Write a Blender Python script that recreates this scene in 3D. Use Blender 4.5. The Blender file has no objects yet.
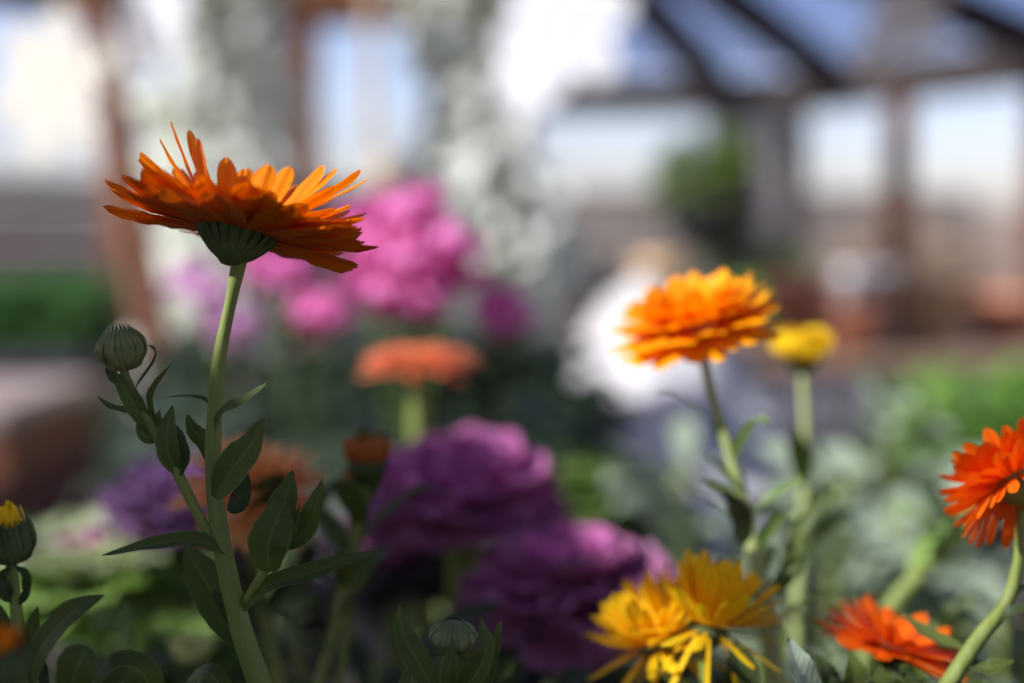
import bpy, math, random
import numpy as np
from mathutils import Vector
R_ = random.Random(7)
col = bpy.context.scene.collection
sc = bpy.context.scene
PI = math.pi

# ------------------------------------------------------------------ camera
FPX = 1422.0
CAM = np.array([0.0, 0.0, 1.35]); PITCH = math.radians(-4.4)
FW = np.array([0, math.cos(PITCH), math.sin(PITCH)])
RT = np.array([1.0, 0, 0]); UP = np.cross(RT, FW)
def at(px, py, d):
    return CAM + d * (FW + (px - 512) / FPX * RT + (341.5 - py) / FPX * UP)
cd = bpy.data.cameras.new('camera'); cam = bpy.data.objects.new('camera', cd); col.objects.link(cam)
cam.location = CAM; cam.rotation_euler = (PI / 2 + PITCH, 0, 0)
cd.sensor_width = 36; cd.lens = FPX * 36 / 1024; cd.clip_start = 0.02; cd.clip_end = 500
cd.dof.use_dof = True; cd.dof.focus_distance = 0.385; cd.dof.aperture_fstop = 3.5
cd.dof.aperture_blades = 0
sc.camera = cam

# ------------------------------------------------------------------ helpers
def nrm(v):
    v = np.asarray(v, float); l = np.linalg.norm(v); return v / l if l > 1e-12 else v
def tag(o, label=None, cat=None, group=None, kind=None):
    if label: o['label'] = label
    if cat: o['category'] = cat
    if group: o['group'] = group
    if kind: o['kind'] = kind
    return o
def empty(name, loc, label=None, cat=None, group=None, kind=None):
    o = bpy.data.objects.new(name, None); col.objects.link(o); o.location = tuple(loc)
    o.empty_display_size = .02
    o['_o'] = [float(x) for x in loc]
    return tag(o, label, cat, group, kind)
class MB:
    def __init__(s): s.v = []; s.f = []; s.uv = []
    def add(s, v, f, uv=None):
        b = len(s.v); s.v += [tuple(float(c) for c in p) for p in v]
        s.uv += ([(0, 0)] * len(v)) if uv is None else [tuple(u) for u in uv]
        s.f += [tuple(i + b for i in q) for q in f]; return s
    def build(s, name, mat, parent=None, smooth=True, loc=None):
        o0 = np.array(parent['_o']) if parent is not None else np.array(loc if loc is not None else (0, 0, 0.0))
        me = bpy.data.meshes.new(name)
        me.from_pydata([tuple(np.array(p) - o0) for p in s.v], [], s.f)
        uvl = me.uv_layers.new(name='UVMap')
        flat = np.array([s.uv[l.vertex_index] for l in me.loops], dtype=np.float32).ravel() if s.v else []
        if len(flat): uvl.data.foreach_set('uv', flat)
        me.materials.append(mat)
        if smooth: me.polygons.foreach_set('use_smooth', [True] * len(me.polygons))
        o = bpy.data.objects.new(name, me); col.objects.link(o)
        if parent is not None: o.parent = parent
        else: o.location = tuple(o0)
        o['_o'] = [float(x) for x in o0]
        return o
def curve(pts, n):
    """Catmull-Rom through the given points."""
    P = [np.asarray(p, float) for p in pts]
    if len(P) == 2: return [P[0] + (P[1] - P[0]) * i / (n - 1) for i in range(n)]
    Q = [2 * P[0] - P[1]] + P + [2 * P[-1] - P[-2]]
    out = []
    for i in range(n):
        t = i / (n - 1) * (len(P) - 1); k = min(int(t), len(P) - 2); u = t - k
        a, b, c, d = Q[k:k + 4]
        out.append(.5 * ((2 * b) + (-a + c) * u + (2 * a - 5 * b + 4 * c - d) * u * u + (-a + 3 * b - 3 * c + d) * u ** 3))
    return out
def tube(mb, pts, radii, n=14, seg=10, ribs=0, cap=True):
    c = curve(pts, n); rr = np.interp(np.linspace(0, 1, n), np.linspace(0, 1, len(radii)), radii)
    T = [nrm(c[min(i + 1, n - 1)] - c[max(i - 1, 0)]) for i in range(n)]
    a = nrm(np.cross(T[0], [0.3, .9, .2])); V = []; UV = []
    for i in range(n):
        a = nrm(a - T[i] * np.dot(a, T[i])); b = np.cross(T[i], a)
        for j in range(seg):
            th = 2 * PI * j / seg; r = rr[i] * (1 + (.07 * math.cos(ribs * th) if ribs else 0))
            V.append(c[i] + r * (math.cos(th) * a + math.sin(th) * b)); UV.append((j / seg, i / (n - 1)))
    F = [(i * seg + j, i * seg + (j + 1) % seg, (i + 1) * seg + (j + 1) % seg, (i + 1) * seg + j) for i in range(n - 1) for j in range(seg)]
    if cap: F += [tuple(range(seg))[::-1], tuple((n - 1) * seg + j for j in range(seg))]
    mb.add(V, F, UV); return mb
def box(mb, lo, hi):
    x0, y0, z0 = lo; x1, y1, z1 = hi
    v = [(x0, y0, z0), (x1, y0, z0), (x1, y1, z0), (x0, y1, z0), (x0, y0, z1), (x1, y0, z1), (x1, y1, z1), (x0, y1, z1)]
    mb.add(v, [(0, 3, 2, 1), (4, 5, 6, 7), (0, 1, 5, 4), (1, 2, 6, 5), (2, 3, 7, 6), (3, 0, 4, 7)]); return mb
def beam(mb, a, b, w, h, up=(0, 0, 1), c=.006):
    """timber from a to b, width w, height h, chamfered"""
    a = np.asarray(a, float); b = np.asarray(b, float); t = nrm(b - a)
    s = nrm(np.cross(t, up)); u = np.cross(s, t)
    prof = [(-w / 2 + c, -h / 2), (w / 2 - c, -h / 2), (w / 2, -h / 2 + c), (w / 2, h / 2 - c), (w / 2 - c, h / 2), (-w / 2 + c, h / 2), (-w / 2, h / 2 - c), (-w / 2, -h / 2 + c)]
    V = [p + s * x + u * y for p in (a, b) for x, y in prof]
    F = [(i, (i + 1) % 8, 8 + (i + 1) % 8, 8 + i) for i in range(8)] + [tuple(range(8))[::-1], tuple(range(8, 16))]
    mb.add(V, F); return mb
def lathe(mb, center, prof, seg=28, axis=(0, 0, 1), wob=None):
    ax = nrm(axis); a = nrm(np.cross(ax, [.21, .9, .31])); b = np.cross(ax, a); c = np.asarray(center, float)
    V = []; UV = []; n = len(prof)
    for i, (r, h) in enumerate(prof):
        for j in range(seg):
            th = 2 * PI * j / seg; k = wob(i, th) if wob else 1
            V.append(c + ax * h + r * k * (math.cos(th) * a + math.sin(th) * b)); UV.append((j / seg, i / (n - 1)))
    F = [(i * seg + j, i * seg + (j + 1) % seg, (i + 1) * seg + (j + 1) % seg, (i + 1) * seg + j) for i in range(n - 1) for j in range(seg)]
    F += [tuple(range(seg))[::-1], tuple((n - 1) * seg + j for j in range(seg))]
    mb.add(V, F, UV); return mb

def blade(mb, pts, width, face, prof='leaf', n=12, m=7, fold=.25, wave=0, wn=3, twist=0, ph=0, notch=0, teeth=0, cup=0, groove=0):
    """one leaf or petal: spine through pts, full width, face = direction its upper side looks"""
    c = curve(pts, n); V = []; UV = []
    for i in range(n):
        t = i / (n - 1); T = nrm(c[min(i + 1, n - 1)] - c[max(i - 1, 0)])
        fa = nrm(np.asarray(face, float)); fa = nrm(fa - T * np.dot(fa, T)); s = np.cross(T, fa)
        an = twist * t; s, fa = s * math.cos(an) + fa * math.sin(an), fa * math.cos(an) - s * math.sin(an)
        if prof == 'leaf': w = (math.sin(PI * min(1, t ** .85 * .97 + .03)) ** .8) * .92 + .10 * (1 - t)
        elif prof == 'long': w = .28 + .72 * math.sin(PI * min(1, (t * .9 + .1)) ** 1.5) if t < .97 else .12; w *= min(1, (1.03 - t) * 5)
        elif prof == 'petal': w = (.42 + .58 * math.sin(min(1, t / .62) * PI / 2)) * math.sqrt(max(0, 1 - max(0, (t - .72) / .3) ** 2.4))
        elif prof == 'thin': w = (.5 + .5 * t) * math.sqrt(max(0.02, 1 - max(0, (t - .8) / .22) ** 2))
        elif prof == 'spoon': w = .15 + .85 * math.sin(PI * min(1, .03 + t ** 1.6 * .97)) ** .7
        elif prof == 'fan': w = .18 + .82 * math.sin(min(1, t / .8) * PI / 2) ** 1.2; w *= math.sqrt(max(0.10, 1 - max(0, (t - .7) / .34) ** 2))
        if teeth: w *= 1 + teeth * math.sin(t * 40 + ph) * (1 if t < .9 else 0)
        w *= width / 2
        for j in range(m):
            x = -1 + 2 * j / (m - 1)
            ext = 0
            if notch and t > .8: ext = -notch * (abs(math.cos(x * PI * 1.0)) if abs(x) < .99 else .3) * (t - .8) / .2 * -1 * .6
            off = fold * abs(x) * w + cup * x * x * w
            off += wave * width * math.sin(wn * 2 * PI * t + ph + (1.7 if x > 0 else 0)) * abs(x) ** 1.5
            if groove: off += groove * width * math.cos(x * PI * 2)
            V.append(c[i] + s * (x * w) + fa * off + T * ext * width); UV.append(((x + 1) / 2, t))
    F = [(i * m + j, i * m + j + 1, (i + 1) * m + j + 1, (i + 1) * m + j) for i in range(n - 1) for j in range(m - 1)]
    mb.add(V, F, UV); return mb

# ------------------------------------------------------------------ materials
def srgb(r, g, b):
    f = lambda c: (c / 255 / 12.92) if c / 255 <= .04045 else ((c / 255 + .055) / 1.055) ** 2.4
    return (f(r), f(g), f(b), 1)
def mk(name):
    m = bpy.data.materials.new(name); m.use_nodes = True; nt = m.node_tree; nt.nodes.clear()
    out = nt.nodes.new('ShaderNodeOutputMaterial'); return m, nt, out
def ramp(nt, fac, stops):
    r = nt.nodes.new('ShaderNodeValToRGB'); el = r.color_ramp.elements
    while len(el) < len(stops): el.new(.5)
    for e, (p, c) in zip(el, stops): e.position = p; e.color = c
    nt.links.new(fac, r.inputs[0]); return r.outputs[0]
def noise(nt, scale, coord='Object', detail=3, stretch=None):
    tc = nt.nodes.new('ShaderNodeTexCoord'); n = nt.nodes.new('ShaderNodeTexNoise')
    n.inputs['Scale'].default_value = scale; n.inputs['Detail'].default_value = detail
    if stretch:
        mp = nt.nodes.new('ShaderNodeMapping'); mp.inputs['Scale'].default_value = stretch
        nt.links.new(tc.outputs[coord], mp.inputs[0]); nt.links.new(mp.outputs[0], n.inputs[0])
    else: nt.links.new(tc.outputs[coord], n.inputs[0])
    return n.outputs['Fac']
def plain(name, c1, c2, scale=20, rough=.7, bump=.0, stretch=None, spec=.3, metal=0, coord='Object'):
    m, nt, out = mk(name); p = nt.nodes.new('ShaderNodeBsdfPrincipled')
    f = noise(nt, scale, coord, 4, stretch); nt.links.new(ramp(nt, f, [(.3, c1), (.7, c2)]), p.inputs['Base Color'])
    p.inputs['Roughness'].default_value = rough; p.inputs['Specular IOR Level'].default_value = spec; p.inputs['Metallic'].default_value = metal
    if bump:
        b = nt.nodes.new('ShaderNodeBump'); b.inputs['Strength'].default_value = bump; b.inputs['Distance'].default_value = .01
        nt.links.new(f, b.inputs['Height']); nt.links.new(b.outputs[0], p.inputs['Normal'])
    nt.links.new(p.outputs[0], out.inputs[0]); return m
def leafmat(name, base, rib, tcol, trans=.3, mottled=None, rough=.55, veins=True):
    """thin plant tissue: diffuse above, light passing through; midrib and side veins from the blade's own coordinates"""
    m, nt, out = mk(name); N = nt.nodes.new; L = nt.links.new
    tc = N('ShaderNodeTexCoord'); sp = N('ShaderNodeSeparateXYZ'); L(tc.outputs['UV'], sp.inputs[0])
    def math_(op, a, b=None):
        x = N('ShaderNodeMath'); x.operation = op
        for i, q in enumerate((a, b)):
            if q is None: continue
            if isinstance(q, (int, float)): x.inputs[i].default_value = q
            else: L(q, x.inputs[i])
        return x.outputs[0]
    du = math_('ABSOLUTE', math_('SUBTRACT', sp.outputs[0], .5))
    ribf = math_('LESS_THAN', du, .035)
    vein = math_('SINE', math_('ADD', math_('MULTIPLY', sp.outputs[1], 55), math_('MULTIPLY', du, -22)))
    veinf = math_('MULTIPLY', math_('GREATER_THAN', vein, .96), .12 if veins else 0)
    fac = math_('MAXIMUM', math_('MAXIMUM', math_('MULTIPLY', ribf, .6 if veins else 0), veinf), math_('MULTIPLY', math_('GREATER_THAN', du, .468), .55 if veins else 0))
    nz = noise(nt, 60, 'Object', 4)
    c0 = ramp(nt, nz, [(.3, base), (.7, mottled or tuple(min(1, x * 1.35) for x in base[:3]) + (1,))])
    mx = N('ShaderNodeMix'); mx.data_type = 'RGBA'; L(fac, mx.inputs[0]); L(c0, mx.inputs[6]); mx.inputs[7].default_value = rib
    p = N('ShaderNodeBsdfPrincipled'); L(mx.outputs[2], p.inputs['Base Color']); p.inputs['Roughness'].default_value = rough
    p.inputs['Specular IOR Level'].default_value = .25
    p.inputs['Sheen Weight'].default_value = .05
    t = N('ShaderNodeBsdfTranslucent'); t.inputs[0].default_value = tcol
    ms = N('ShaderNodeMixShader'); ms.inputs[0].default_value = trans
    L(p.outputs[0], ms.inputs[1]); L(t.outputs[0], ms.inputs[2]); L(ms.outputs[0], out.inputs[0])
    b = N('ShaderNodeBump'); b.inputs['Strength'].default_value = .35; b.inputs['Distance'].default_value = .0006
    L(math_('ADD', nz, math_('MULTIPLY', vein, .10)), b.inputs['Height']); L(b.outputs[0], p.inputs['Normal'])
    return m
def petalmat(name, basec, tipc, streak, tbase, trans=.45, ns=9):
    m, nt, out = mk(name); N = nt.nodes.new; L = nt.links.new
    tc = N('ShaderNodeTexCoord'); sp = N('ShaderNodeSeparateXYZ'); L(tc.outputs['UV'], sp.inputs[0])
    c0 = ramp(nt, sp.outputs[1], [(.0, basec), (.85, tipc)])
    mp = N('ShaderNodeMapping'); mp.inputs['Scale'].default_value = (ns, .8, 1); L(tc.outputs['UV'], mp.inputs[0])
    n = N('ShaderNodeTexNoise'); n.inputs['Scale'].default_value = 1.3; n.inputs['Detail'].default_value = 2; L(mp.outputs[0], n.inputs[0])
    f = ramp(nt, n.outputs[0], [(.42, (0, 0, 0, 1)), (.62, (.75, .75, .75, 1))])
    mx = N('ShaderNodeMix'); mx.data_type = 'RGBA'; L(f, mx.inputs[0]); L(c0, mx.inputs[6]); mx.inputs[7].default_value = streak
    p = N('ShaderNodeBsdfPrincipled'); L(mx.outputs[2], p.inputs['Base Color']); p.inputs['Roughness'].default_value = .5
    p.inputs['Specular IOR Level'].default_value = .2
    t = N('ShaderNodeBsdfTranslucent')
    m2 = N('ShaderNodeMix'); m2.data_type = 'RGBA'; m2.blend_type = 'MULTIPLY'; m2.inputs[0].default_value = .8
    L(mx.outputs[2], m2.inputs[6]); m2.inputs[7].default_value = tbase; L(m2.outputs[2], t.inputs[0])
    ms = N('ShaderNodeMixShader'); ms.inputs[0].default_value = trans
    L(p.outputs[0], ms.inputs[1]); L(t.outputs[0], ms.inputs[2]); L(ms.outputs[0], out.inputs[0])
    b = N('ShaderNodeBump'); b.inputs['Strength'].default_value = .5; b.inputs['Distance'].default_value = .0005
    L(n.outputs[0], b.inputs['Height']); L(b.outputs[0], p.inputs['Normal'])
    return m
def glassmat(name, tint, gl=.06):
    m, nt, out = mk(name); N = nt.nodes.new; L = nt.links.new
    t = N('ShaderNodeBsdfTransparent'); t.inputs[0].default_value = tint
    g = N('ShaderNodeBsdfGlossy'); g.inputs[1].default_value = .03 if 'Roughness' in g.inputs else .03
    g.inputs['Roughness'].default_value = .04
    fr = N('ShaderNodeLayerWeight'); pw = N('ShaderNodeMath'); pw.operation = 'POWER'; L(fr.outputs['Facing'], pw.inputs[0]); pw.inputs[1].default_value = 4
    ml = N('ShaderNodeMath'); ml.operation = 'MULTIPLY_ADD'; L(pw.outputs[0], ml.inputs[0]); ml.inputs[1].default_value = .5; ml.inputs[2].default_value = .03
    ms = N('ShaderNodeMixShader'); L(ml.outputs[0], ms.inputs[0]); L(t.outputs[0], ms.inputs[1]); L(g.outputs[0], ms.inputs[2]); L(ms.outputs[0], out.inputs[0])
    return m
M = dict(
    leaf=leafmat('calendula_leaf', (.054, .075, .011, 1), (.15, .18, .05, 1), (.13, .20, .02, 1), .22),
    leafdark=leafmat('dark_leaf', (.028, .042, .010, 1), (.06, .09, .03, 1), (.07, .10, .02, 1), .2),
    leaflight=leafmat('lime_leaf', (.17, .27, .05, 1), (.35, .42, .15, 1), (.25, .40, .06, 1), .35),
    sage=leafmat('sage_leaf', (.25, .30, .19, 1), (.42, .46, .33, 1), (.22, .28, .14, 1), .25),
    palevar=leafmat('variegated_leaf', (.80, .81, .66, 1), (.88, .88, .76, 1), (.72, .76, .60, 1), .4, mottled=(.92, .90, .84, 1), veins=False),
    evergreen=leafmat('evergreen_leaf', (.012, .022, .007, 1), (.03, .05, .015, 1), (.02, .035, .008, 1), .15),
    basket=leafmat('basket_leaf', (.075, .11, .012, 1), (.2, .3, .06, 1), (.12, .24, .02, 1), .3),
    seedling=leafmat('seedling_leaf', (.035, .10, .02, 1), (.1, .2, .05, 1), (.06, .16, .02, 1), .3),
    bush=leafmat('bush_leaf', (.12, .24, .03, 1), (.2, .3, .08, 1), (.16, .32, .04, 1), .3),
    brownleaf=leafmat('withered_leaf', (.15, .10, .035, 1), (.2, .15, .05, 1), (.2, .12, .03, 1), .3),
    stem=plain('green_stem', (.125, .16, .028, 1), (.20, .24, .05, 1), 90, .55, .2, (1, 1, .15)),
    stemlight=plain('pale_green_stem', (.26, .32, .10, 1), (.38, .42, .16, 1), 90, .55, .2, (1, 1, .15)),  # lighter copy of the green stem, sunlight put into the colour
    stemdark=plain('olive_stem', (.05, .08, .02, 1), (.09, .13, .03, 1), 90, .6),
    bark=plain('brown_bark', (.10, .06, .035, 1), (.20, .13, .08, 1), 30, .9, .5, (1, 1, .2)),
    bud=plain('bud_green', (.12, .15, .045, 1), (.19, .22, .075, 1), 150, .7, .3),
    calyx=plain('calyx_green', (.045, .065, .018, 1), (.10, .14, .04, 1), 120, .7, .3),
    darkdisc=plain('seed_disc', (.06, .02, .01, 1), (.15, .05, .02, 1), 300, .8, .6),
    orange=petalmat('orange_petal', (.86, .27, .002, 1), (.90, .33, .004, 1), (.80, .15, .002, 1), (1, .62, .1, 1), .42),
    orange_under=petalmat('deep_orange_petal', (.70, .13, .003, 1), (.80, .22, .003, 1), (.55, .07, .002, 1), (1, .5, .1, 1), .22),  # darker, redder copy of the orange: shade of the underside put into the colour
    brightorange=petalmat('bright_orange_petal', (1.0, .33, .002, 1), (1.0, .50, .004, 1), (1.0, .27, .002, 1), (1, .85, .5, 1), .35),
    red_orange=petalmat('red_orange_petal', (.90, .14, .005, 1), (.95, .20, .006, 1), (.80, .075, .004, 1), (1, .7, .5, 1), .38),
    rust=petalmat('rust_petal', (.45, .11, .012, 1), (.58, .18, .03, 1), (.15, .03, .01, 1), (1, .6, .4, 1), .2),
    peach=petalmat('peach_petal', (.93, .42, .05, 1), (.97, .58, .20, 1), (.80, .20, .04, 1), (1, .7, .5, 1), .35),
    salmon=petalmat('salmon_petal', (.80, .13, .01, 1), (.85, .33, .16, 1), (.78, .13, .03, 1), (1, .7, .5, 1), .35),
    yellow=petalmat('golden_petal', (.95, .52, .004, 1), (1.0, .72, .016, 1), (.93, .48, .004, 1), (1, .9, .5, 1), .38),
    budyellow=petalmat('lemon_petal', (.90, .62, .01, 1), (1.0, .75, .03, 1), (.9, .55, .01, 1), (1, 1, .5, 1), .35),
    paleyel=petalmat('cream_petal', (.65, .70, .25, 1), (.8, .82, .40, 1), (.6, .65, .2, 1), (1, 1, .6, 1), .35),
    pink=petalmat('pink_petal', (.72, .05, .27, 1), (.88, .32, .58, 1), (.72, .12, .38, 1), (1, .7, .9, 1), .4),
    lilac=petalmat('lilac_petal', (.62, .28, .45, 1), (.74, .45, .60, 1), (.62, .3, .48, 1), (1, .8, 1, 1), .4),
    kale_in=leafmat('magenta_kale_leaf', (.54, .115, .33, 1), (.68, .30, .50, 1), (.72, .20, .46, 1), .48, mottled=(.70, .26, .50, 1)),
    kale_out=leafmat('purple_kale_leaf', (.46, .12, .28, 1), (.52, .22, .38, 1), (.58, .18, .36, 1), .42, mottled=(.36, .18, .25, 1)),
    kale_base=leafmat('green_kale_leaf', (.07, .10, .055, 1), (.25, .15, .22, 1), (.10, .14, .06, 1), .3, mottled=(.13, .08, .11, 1)),
    violet=leafmat('violet_kale_leaf', (.17, .065, .17, 1), (.26, .13, .27, 1), (.20, .07, .20, 1), .25, mottled=(.22, .10, .22, 1)),
    cream=leafmat('cream_kale_leaf', (.42, .50, .22, 1), (.65, .65, .42, 1), (.40, .48, .18, 1), .35, mottled=(.60, .62, .38, 1)),
    kalepink=leafmat('pink_kale_leaf', (.62, .24, .36, 1), (.75, .5, .5, 1), (.6, .25, .35, 1), .35, mottled=(.65, .38, .42, 1)),
    timber=plain('red_brown_timber', (.115, .043, .020, 1), (.19, .075, .038, 1), 14, .75, .3, (6, 6, .6)),
    darktimber=plain('dark_timber', (.028, .020, .018, 1), (.05, .036, .030, 1), 14, .75, .3, (6, 6, .6)),
    benchwood=plain('bench_timber', (.11, .040, .016, 1), (.18, .070, .03, 1), 12, .7, .3, (.6, 6, 6)),
    benchtop=plain('weathered_bench_top', (.27, .20, .17, 1), (.36, .28, .24, 1), 12, .75, .2, (.6, 6, 6)),
    bedwood=plain('bed_timber', (.17, .10, .06, 1), (.28, .18, .11, 1), 12, .8, .3, (.6, 6, 6)),
    greywood=plain('grey_fence_wood', (.135, .118, .11, 1), (.20, .175, .165, 1), 10, .85, .3, (.5, 4, 6)),
    panel=plain('grey_boarding', (.11, .095, .105, 1), (.17, .15, .16, 1), 8, .85, .2, (6, 6, .6)),
    soil=plain('dark_soil', (.02, .014, .01, 1), (.06, .042, .03, 1), 60, .95, 1),
    terracotta=plain('terracotta', (.50, .19, .10, 1), (.62, .27, .16, 1), 15, .8, .1),
    urn=plain('rust_brown_glaze', (.22, .085, .045, 1), (.33, .13, .07, 1), 8, .6, .1),
    blackpot=plain('black_plastic', (.02, .02, .022, 1), (.035, .035, .038, 1), 20, .5),
    greypot=plain('pale_grey_ceramic', (.55, .53, .50, 1), (.66, .63, .60, 1), 15, .6),
    wicker=plain('tan_wicker', (.35, .23, .13, 1), (.50, .34, .20, 1), 80, .85, .6, (1, 1, 4)),
    cloth=plain('white_frost_cloth', (.46, .43, .39, 1), (.52, .49, .45, 1), 8, .9, .1),
    snow=leafmat('white_snowflake_card', (.82, .81, .78, 1), (.85, .85, .85, 1), (.85, .85, .83, 1), .35, mottled=(.86, .85, .82, 1), veins=False),
    creamflake=leafmat('cream_snowflake_card', (.85, .80, .66, 1), (.92, .88, .76, 1), (.85, .80, .66, 1), .4, mottled=(.92, .88, .76, 1), veins=False),
    rope=plain('tan_rope', (.50, .36, .22, 1), (.65, .50, .34, 1), 200, .9, .6, (1, 1, .3)),
    wire=plain('dark_wire', (.03, .03, .03, 1), (.05, .05, .05, 1), 20, .5),
    concrete=plain('concrete_floor', (.22, .21, .20, 1), (.32, .30, .28, 1), 4, .9, .2),
    earth=plain('dry_winter_ground', (.10, .08, .06, 1), (.17, .14, .10, 1), 1.5, .95, .3),
    hill=plain('bare_wooded_hill', (.085, .060, .050, 1), (.145, .11, .095, 1), .8, 1, .4),
    twig=plain('bare_twigs', (.11, .07, .05, 1), (.17, .115, .085, 1), 8, .9),
    glass=glassmat('clear_glass', (.90, .93, .95, 1)),
    roofglass=glassmat('tinted_roof_glass', (.42, .47, .60, 1)),
)

# ------------------------------------------------------------------ flowers
def frame(n):
    n = nrm(n); a = nrm(np.cross(n, [0, 1, 0.01])); b = np.cross(n, a)   # a: to the side, b: depth
    return n, a, b
def flower_head(parent, c, n, r0, layers, pm, calyx=(.010, .012), cm=None, disc=None, seed=1, name='petal', headname='flower_head', single=False, extra=None, nn=9, mm=5, sc_=1.0, jit=4):
    """calyx mesh (part) with every petal as a sub-part. layers: (count, length, width, elevation deg, curl, start height, prof)"""
    rr = random.Random(seed); n, a, b = frame(n); c = np.asarray(c, float)
    R, H = calyx
    mb = MB()
    lathe(mb, c, [(R * .24, -H * 1.12), (R * .34, -H * .98), (R * .58, -H * .78), (R * .80, -H * .50), (R * .94, -H * .22), (R, 0), (R * .96, H * .12), (R * .2, H * .18)], 40, n, wob=lambda i, th: 1 + .05 * math.cos(20 * th))
    # pointed sepals lying against the petals' backs
    if R > .006:
        for k in range(22):
            th = 2 * PI * k / 22; u = math.cos(th) * a + math.sin(th) * b
            p = [c + u * R * .34 - n * H * .95, c + u * R * .90 - n * H * .36, c + u * R * 1.22 + n * H * .20]
            blade(mb, p, R * .22, -n + u * .9, 'leaf', 6, 3, .3)
    head = mb.build(headname, cm or M['calyx'], parent)
    if disc:
        dm = MB(); lathe(dm, c, [(disc, H * .15), (disc * 1.02, H * .35), (disc * .8, H * .62), (disc * .3, H * .75), (.0004, H * .76)], 24, n, wob=lambda i, th: 1 + .06 * math.sin(9 * th + i * 2))
        dm.build('disc', M['darkdisc'], head)
    pool = MB()
    for (cnt, ln, w, el, curl, hs, prof, *om) in layers:
        ln *= sc_; w *= sc_
        for k in range(cnt):
            th = 2 * PI * (k + rr.uniform(-.25, .25)) / cnt + el * .11; u = math.cos(th) * a + math.sin(th) * b
            e = math.radians(el + rr.gauss(0, jit)); l = ln * rr.uniform(.88, 1.08)
            e1 = e + math.radians(curl + rr.gauss(0, 4)); wd = w * rr.uniform(.85, 1.12)
            if extra: e, e1, l = extra(u, e, e1, l, rr)
            d0 = u * math.cos(e) + n * math.sin(e); d1 = u * math.cos(e1) + n * math.sin(e1)
            side = np.cross(n, u) * rr.gauss(0, .05)
            s = c + u * r0 + n * hs
            pts = [s, s + d0 * l * .38 + side * l * .3, s + d0 * l * .68 + (d1 - d0) * l * .12 + side * l * .6, s + d0 * l * .72 + d1 * l * .28 + side * l]
            up = nrm(n * math.cos(e) - u * math.sin(e))
            mb = pool if single else MB()
            blade(mb, pts, wd, up, prof, nn, mm, fold=0, cup=-.22 if prof == 'petal' else .1, twist=rr.gauss(0, .13), notch=.22, groove=.03, ph=rr.random() * 6, wave=.02)
            if not single: mb.build(name, M[om[0]] if om else pm, head)
    if single: pool.build('petals', pm, head)
    return head
def bud(parent, c, n, R, H, seed=0, tip=None, name='bud', cm=None):
    """closed bud: ribbed body of overlapping sepals, optional petal tips"""
    rr = random.Random(seed); n, a, b = frame(n); c = np.asarray(c, float); mb = MB()
    lathe(mb, c, [(R * .25, -H * .5), (R * .7, -H * .42), (R * .92, -H * .15), (R * .93, .1 * H), (R * .80, .30 * H), (R * .5, .42 * H), (R * .1, .45 * H)], 60, n, wob=lambda i, th: 1 + .05 * math.cos(16 * th))
    for k in range(22):
        th = 2 * PI * k / 22; u = math.cos(th) * a + math.sin(th) * b
        f = 1.0 + .05 * (k % 2)
        p = [c + u * R * .55 - n * H * .48, c + u * R * 1.02 * f - n * H * .12, c + u * R * 1.0 * f + n * H * .20, c + u * R * (.38 if not tip else .92) + n * H * (.54 + .06 * rr.random())]
        blade(mb, p, R * .33, u, 'leaf', 11, 5, -.45)
    o = mb.build(name, cm or M['bud'], parent)
    if tip:
        for k in range(22):
            th = 2 * PI * k / 22 + rr.uniform(-.1, .1); rad = R * rr.uniform(.35, .8); u = math.cos(th) * a + math.sin(th) * b
            p = [c + u * rad * .8 + n * H * .15, c + u * rad + n * H * .5, c + u * rad * .85 + n * H * rr.uniform(.68, .85)]
            m2 = MB(); blade(m2, p, R * .34, u, 'petal', 7, 4, 0, cup=-.3); m2.build('petal', tip, o)
    return o
SOIL = 1.0
def px_stem(parent, pts, radii_px, mat='stem', ribs=6, name='stem', down=True, n=22):
    """pts: (px, py, depth); the last one is carried on down into the soil"""
    P = [at(*p) for p in pts]; Rr = [r * pts[i][2] / FPX for i, r in enumerate(radii_px)]
    if down:
        e = P[-1]; d = nrm(P[-1] - P[-2]); k = e + d * .03; P += [k, np.array([k[0] + d[0] * .03, k[1] + d[1] * .02 , SOIL - .02])]; Rr += [Rr[-1], Rr[-1]]
    mb = MB(); tube(mb, P, Rr, n, 12, ribs); return mb.build(name, M[mat], parent)
def px_leaf(parent, pts, wpx, face=(0.1, -1, .35), mat='leaf', prof='leaf', name='leaf', **k):
    P = [at(*p) for p in pts]; w = wpx * pts[0][2] / FPX
    k.setdefault('teeth', .03); k.setdefault('wave', .035); k.setdefault('ph', pts[-1][0] * .37)
    mb = MB(); blade(mb, P, w, face, prof, 18, 9, **k); return mb.build(name, M[mat], parent)
def base_of(pts):
    p = at(*pts[-1]); return (p[0], p[1], SOIL)
def stem_leaves(parent, pts, ts, size, seed, mat='leaf', spread=.9, wr=.32):
    """small leaves set alternately up a stem; parts"""
    rr = random.Random(seed); C = curve([at(*p) for p in pts], 40)
    for i, t in enumerate(ts):
        p = C[int(t * 39)]; th = i * 2.4 + rr.uniform(-.4, .4) + seed; u = np.array([math.cos(th), math.sin(th) * .7, 0])
        l = size * rr.uniform(.8, 1.2); up = np.array([0, 0, 1.0])
        q = [p, p + u * l * .35 * spread + up * l * .3, p + u * l * .7 * spread + up * l * .5, p + u * l * spread + up * l * rr.uniform(.35, .75)]
        mb = MB(); blade(mb, q, l * wr, up - u * .3, 'leaf', 12, 5, .3, wave=.03, twist=rr.gauss(0, .4), teeth=.02, ph=rr.random() * 6); mb.build('leaf', M[mat], parent)

G_CAL = 'marigold plants in the flower bed'
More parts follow.
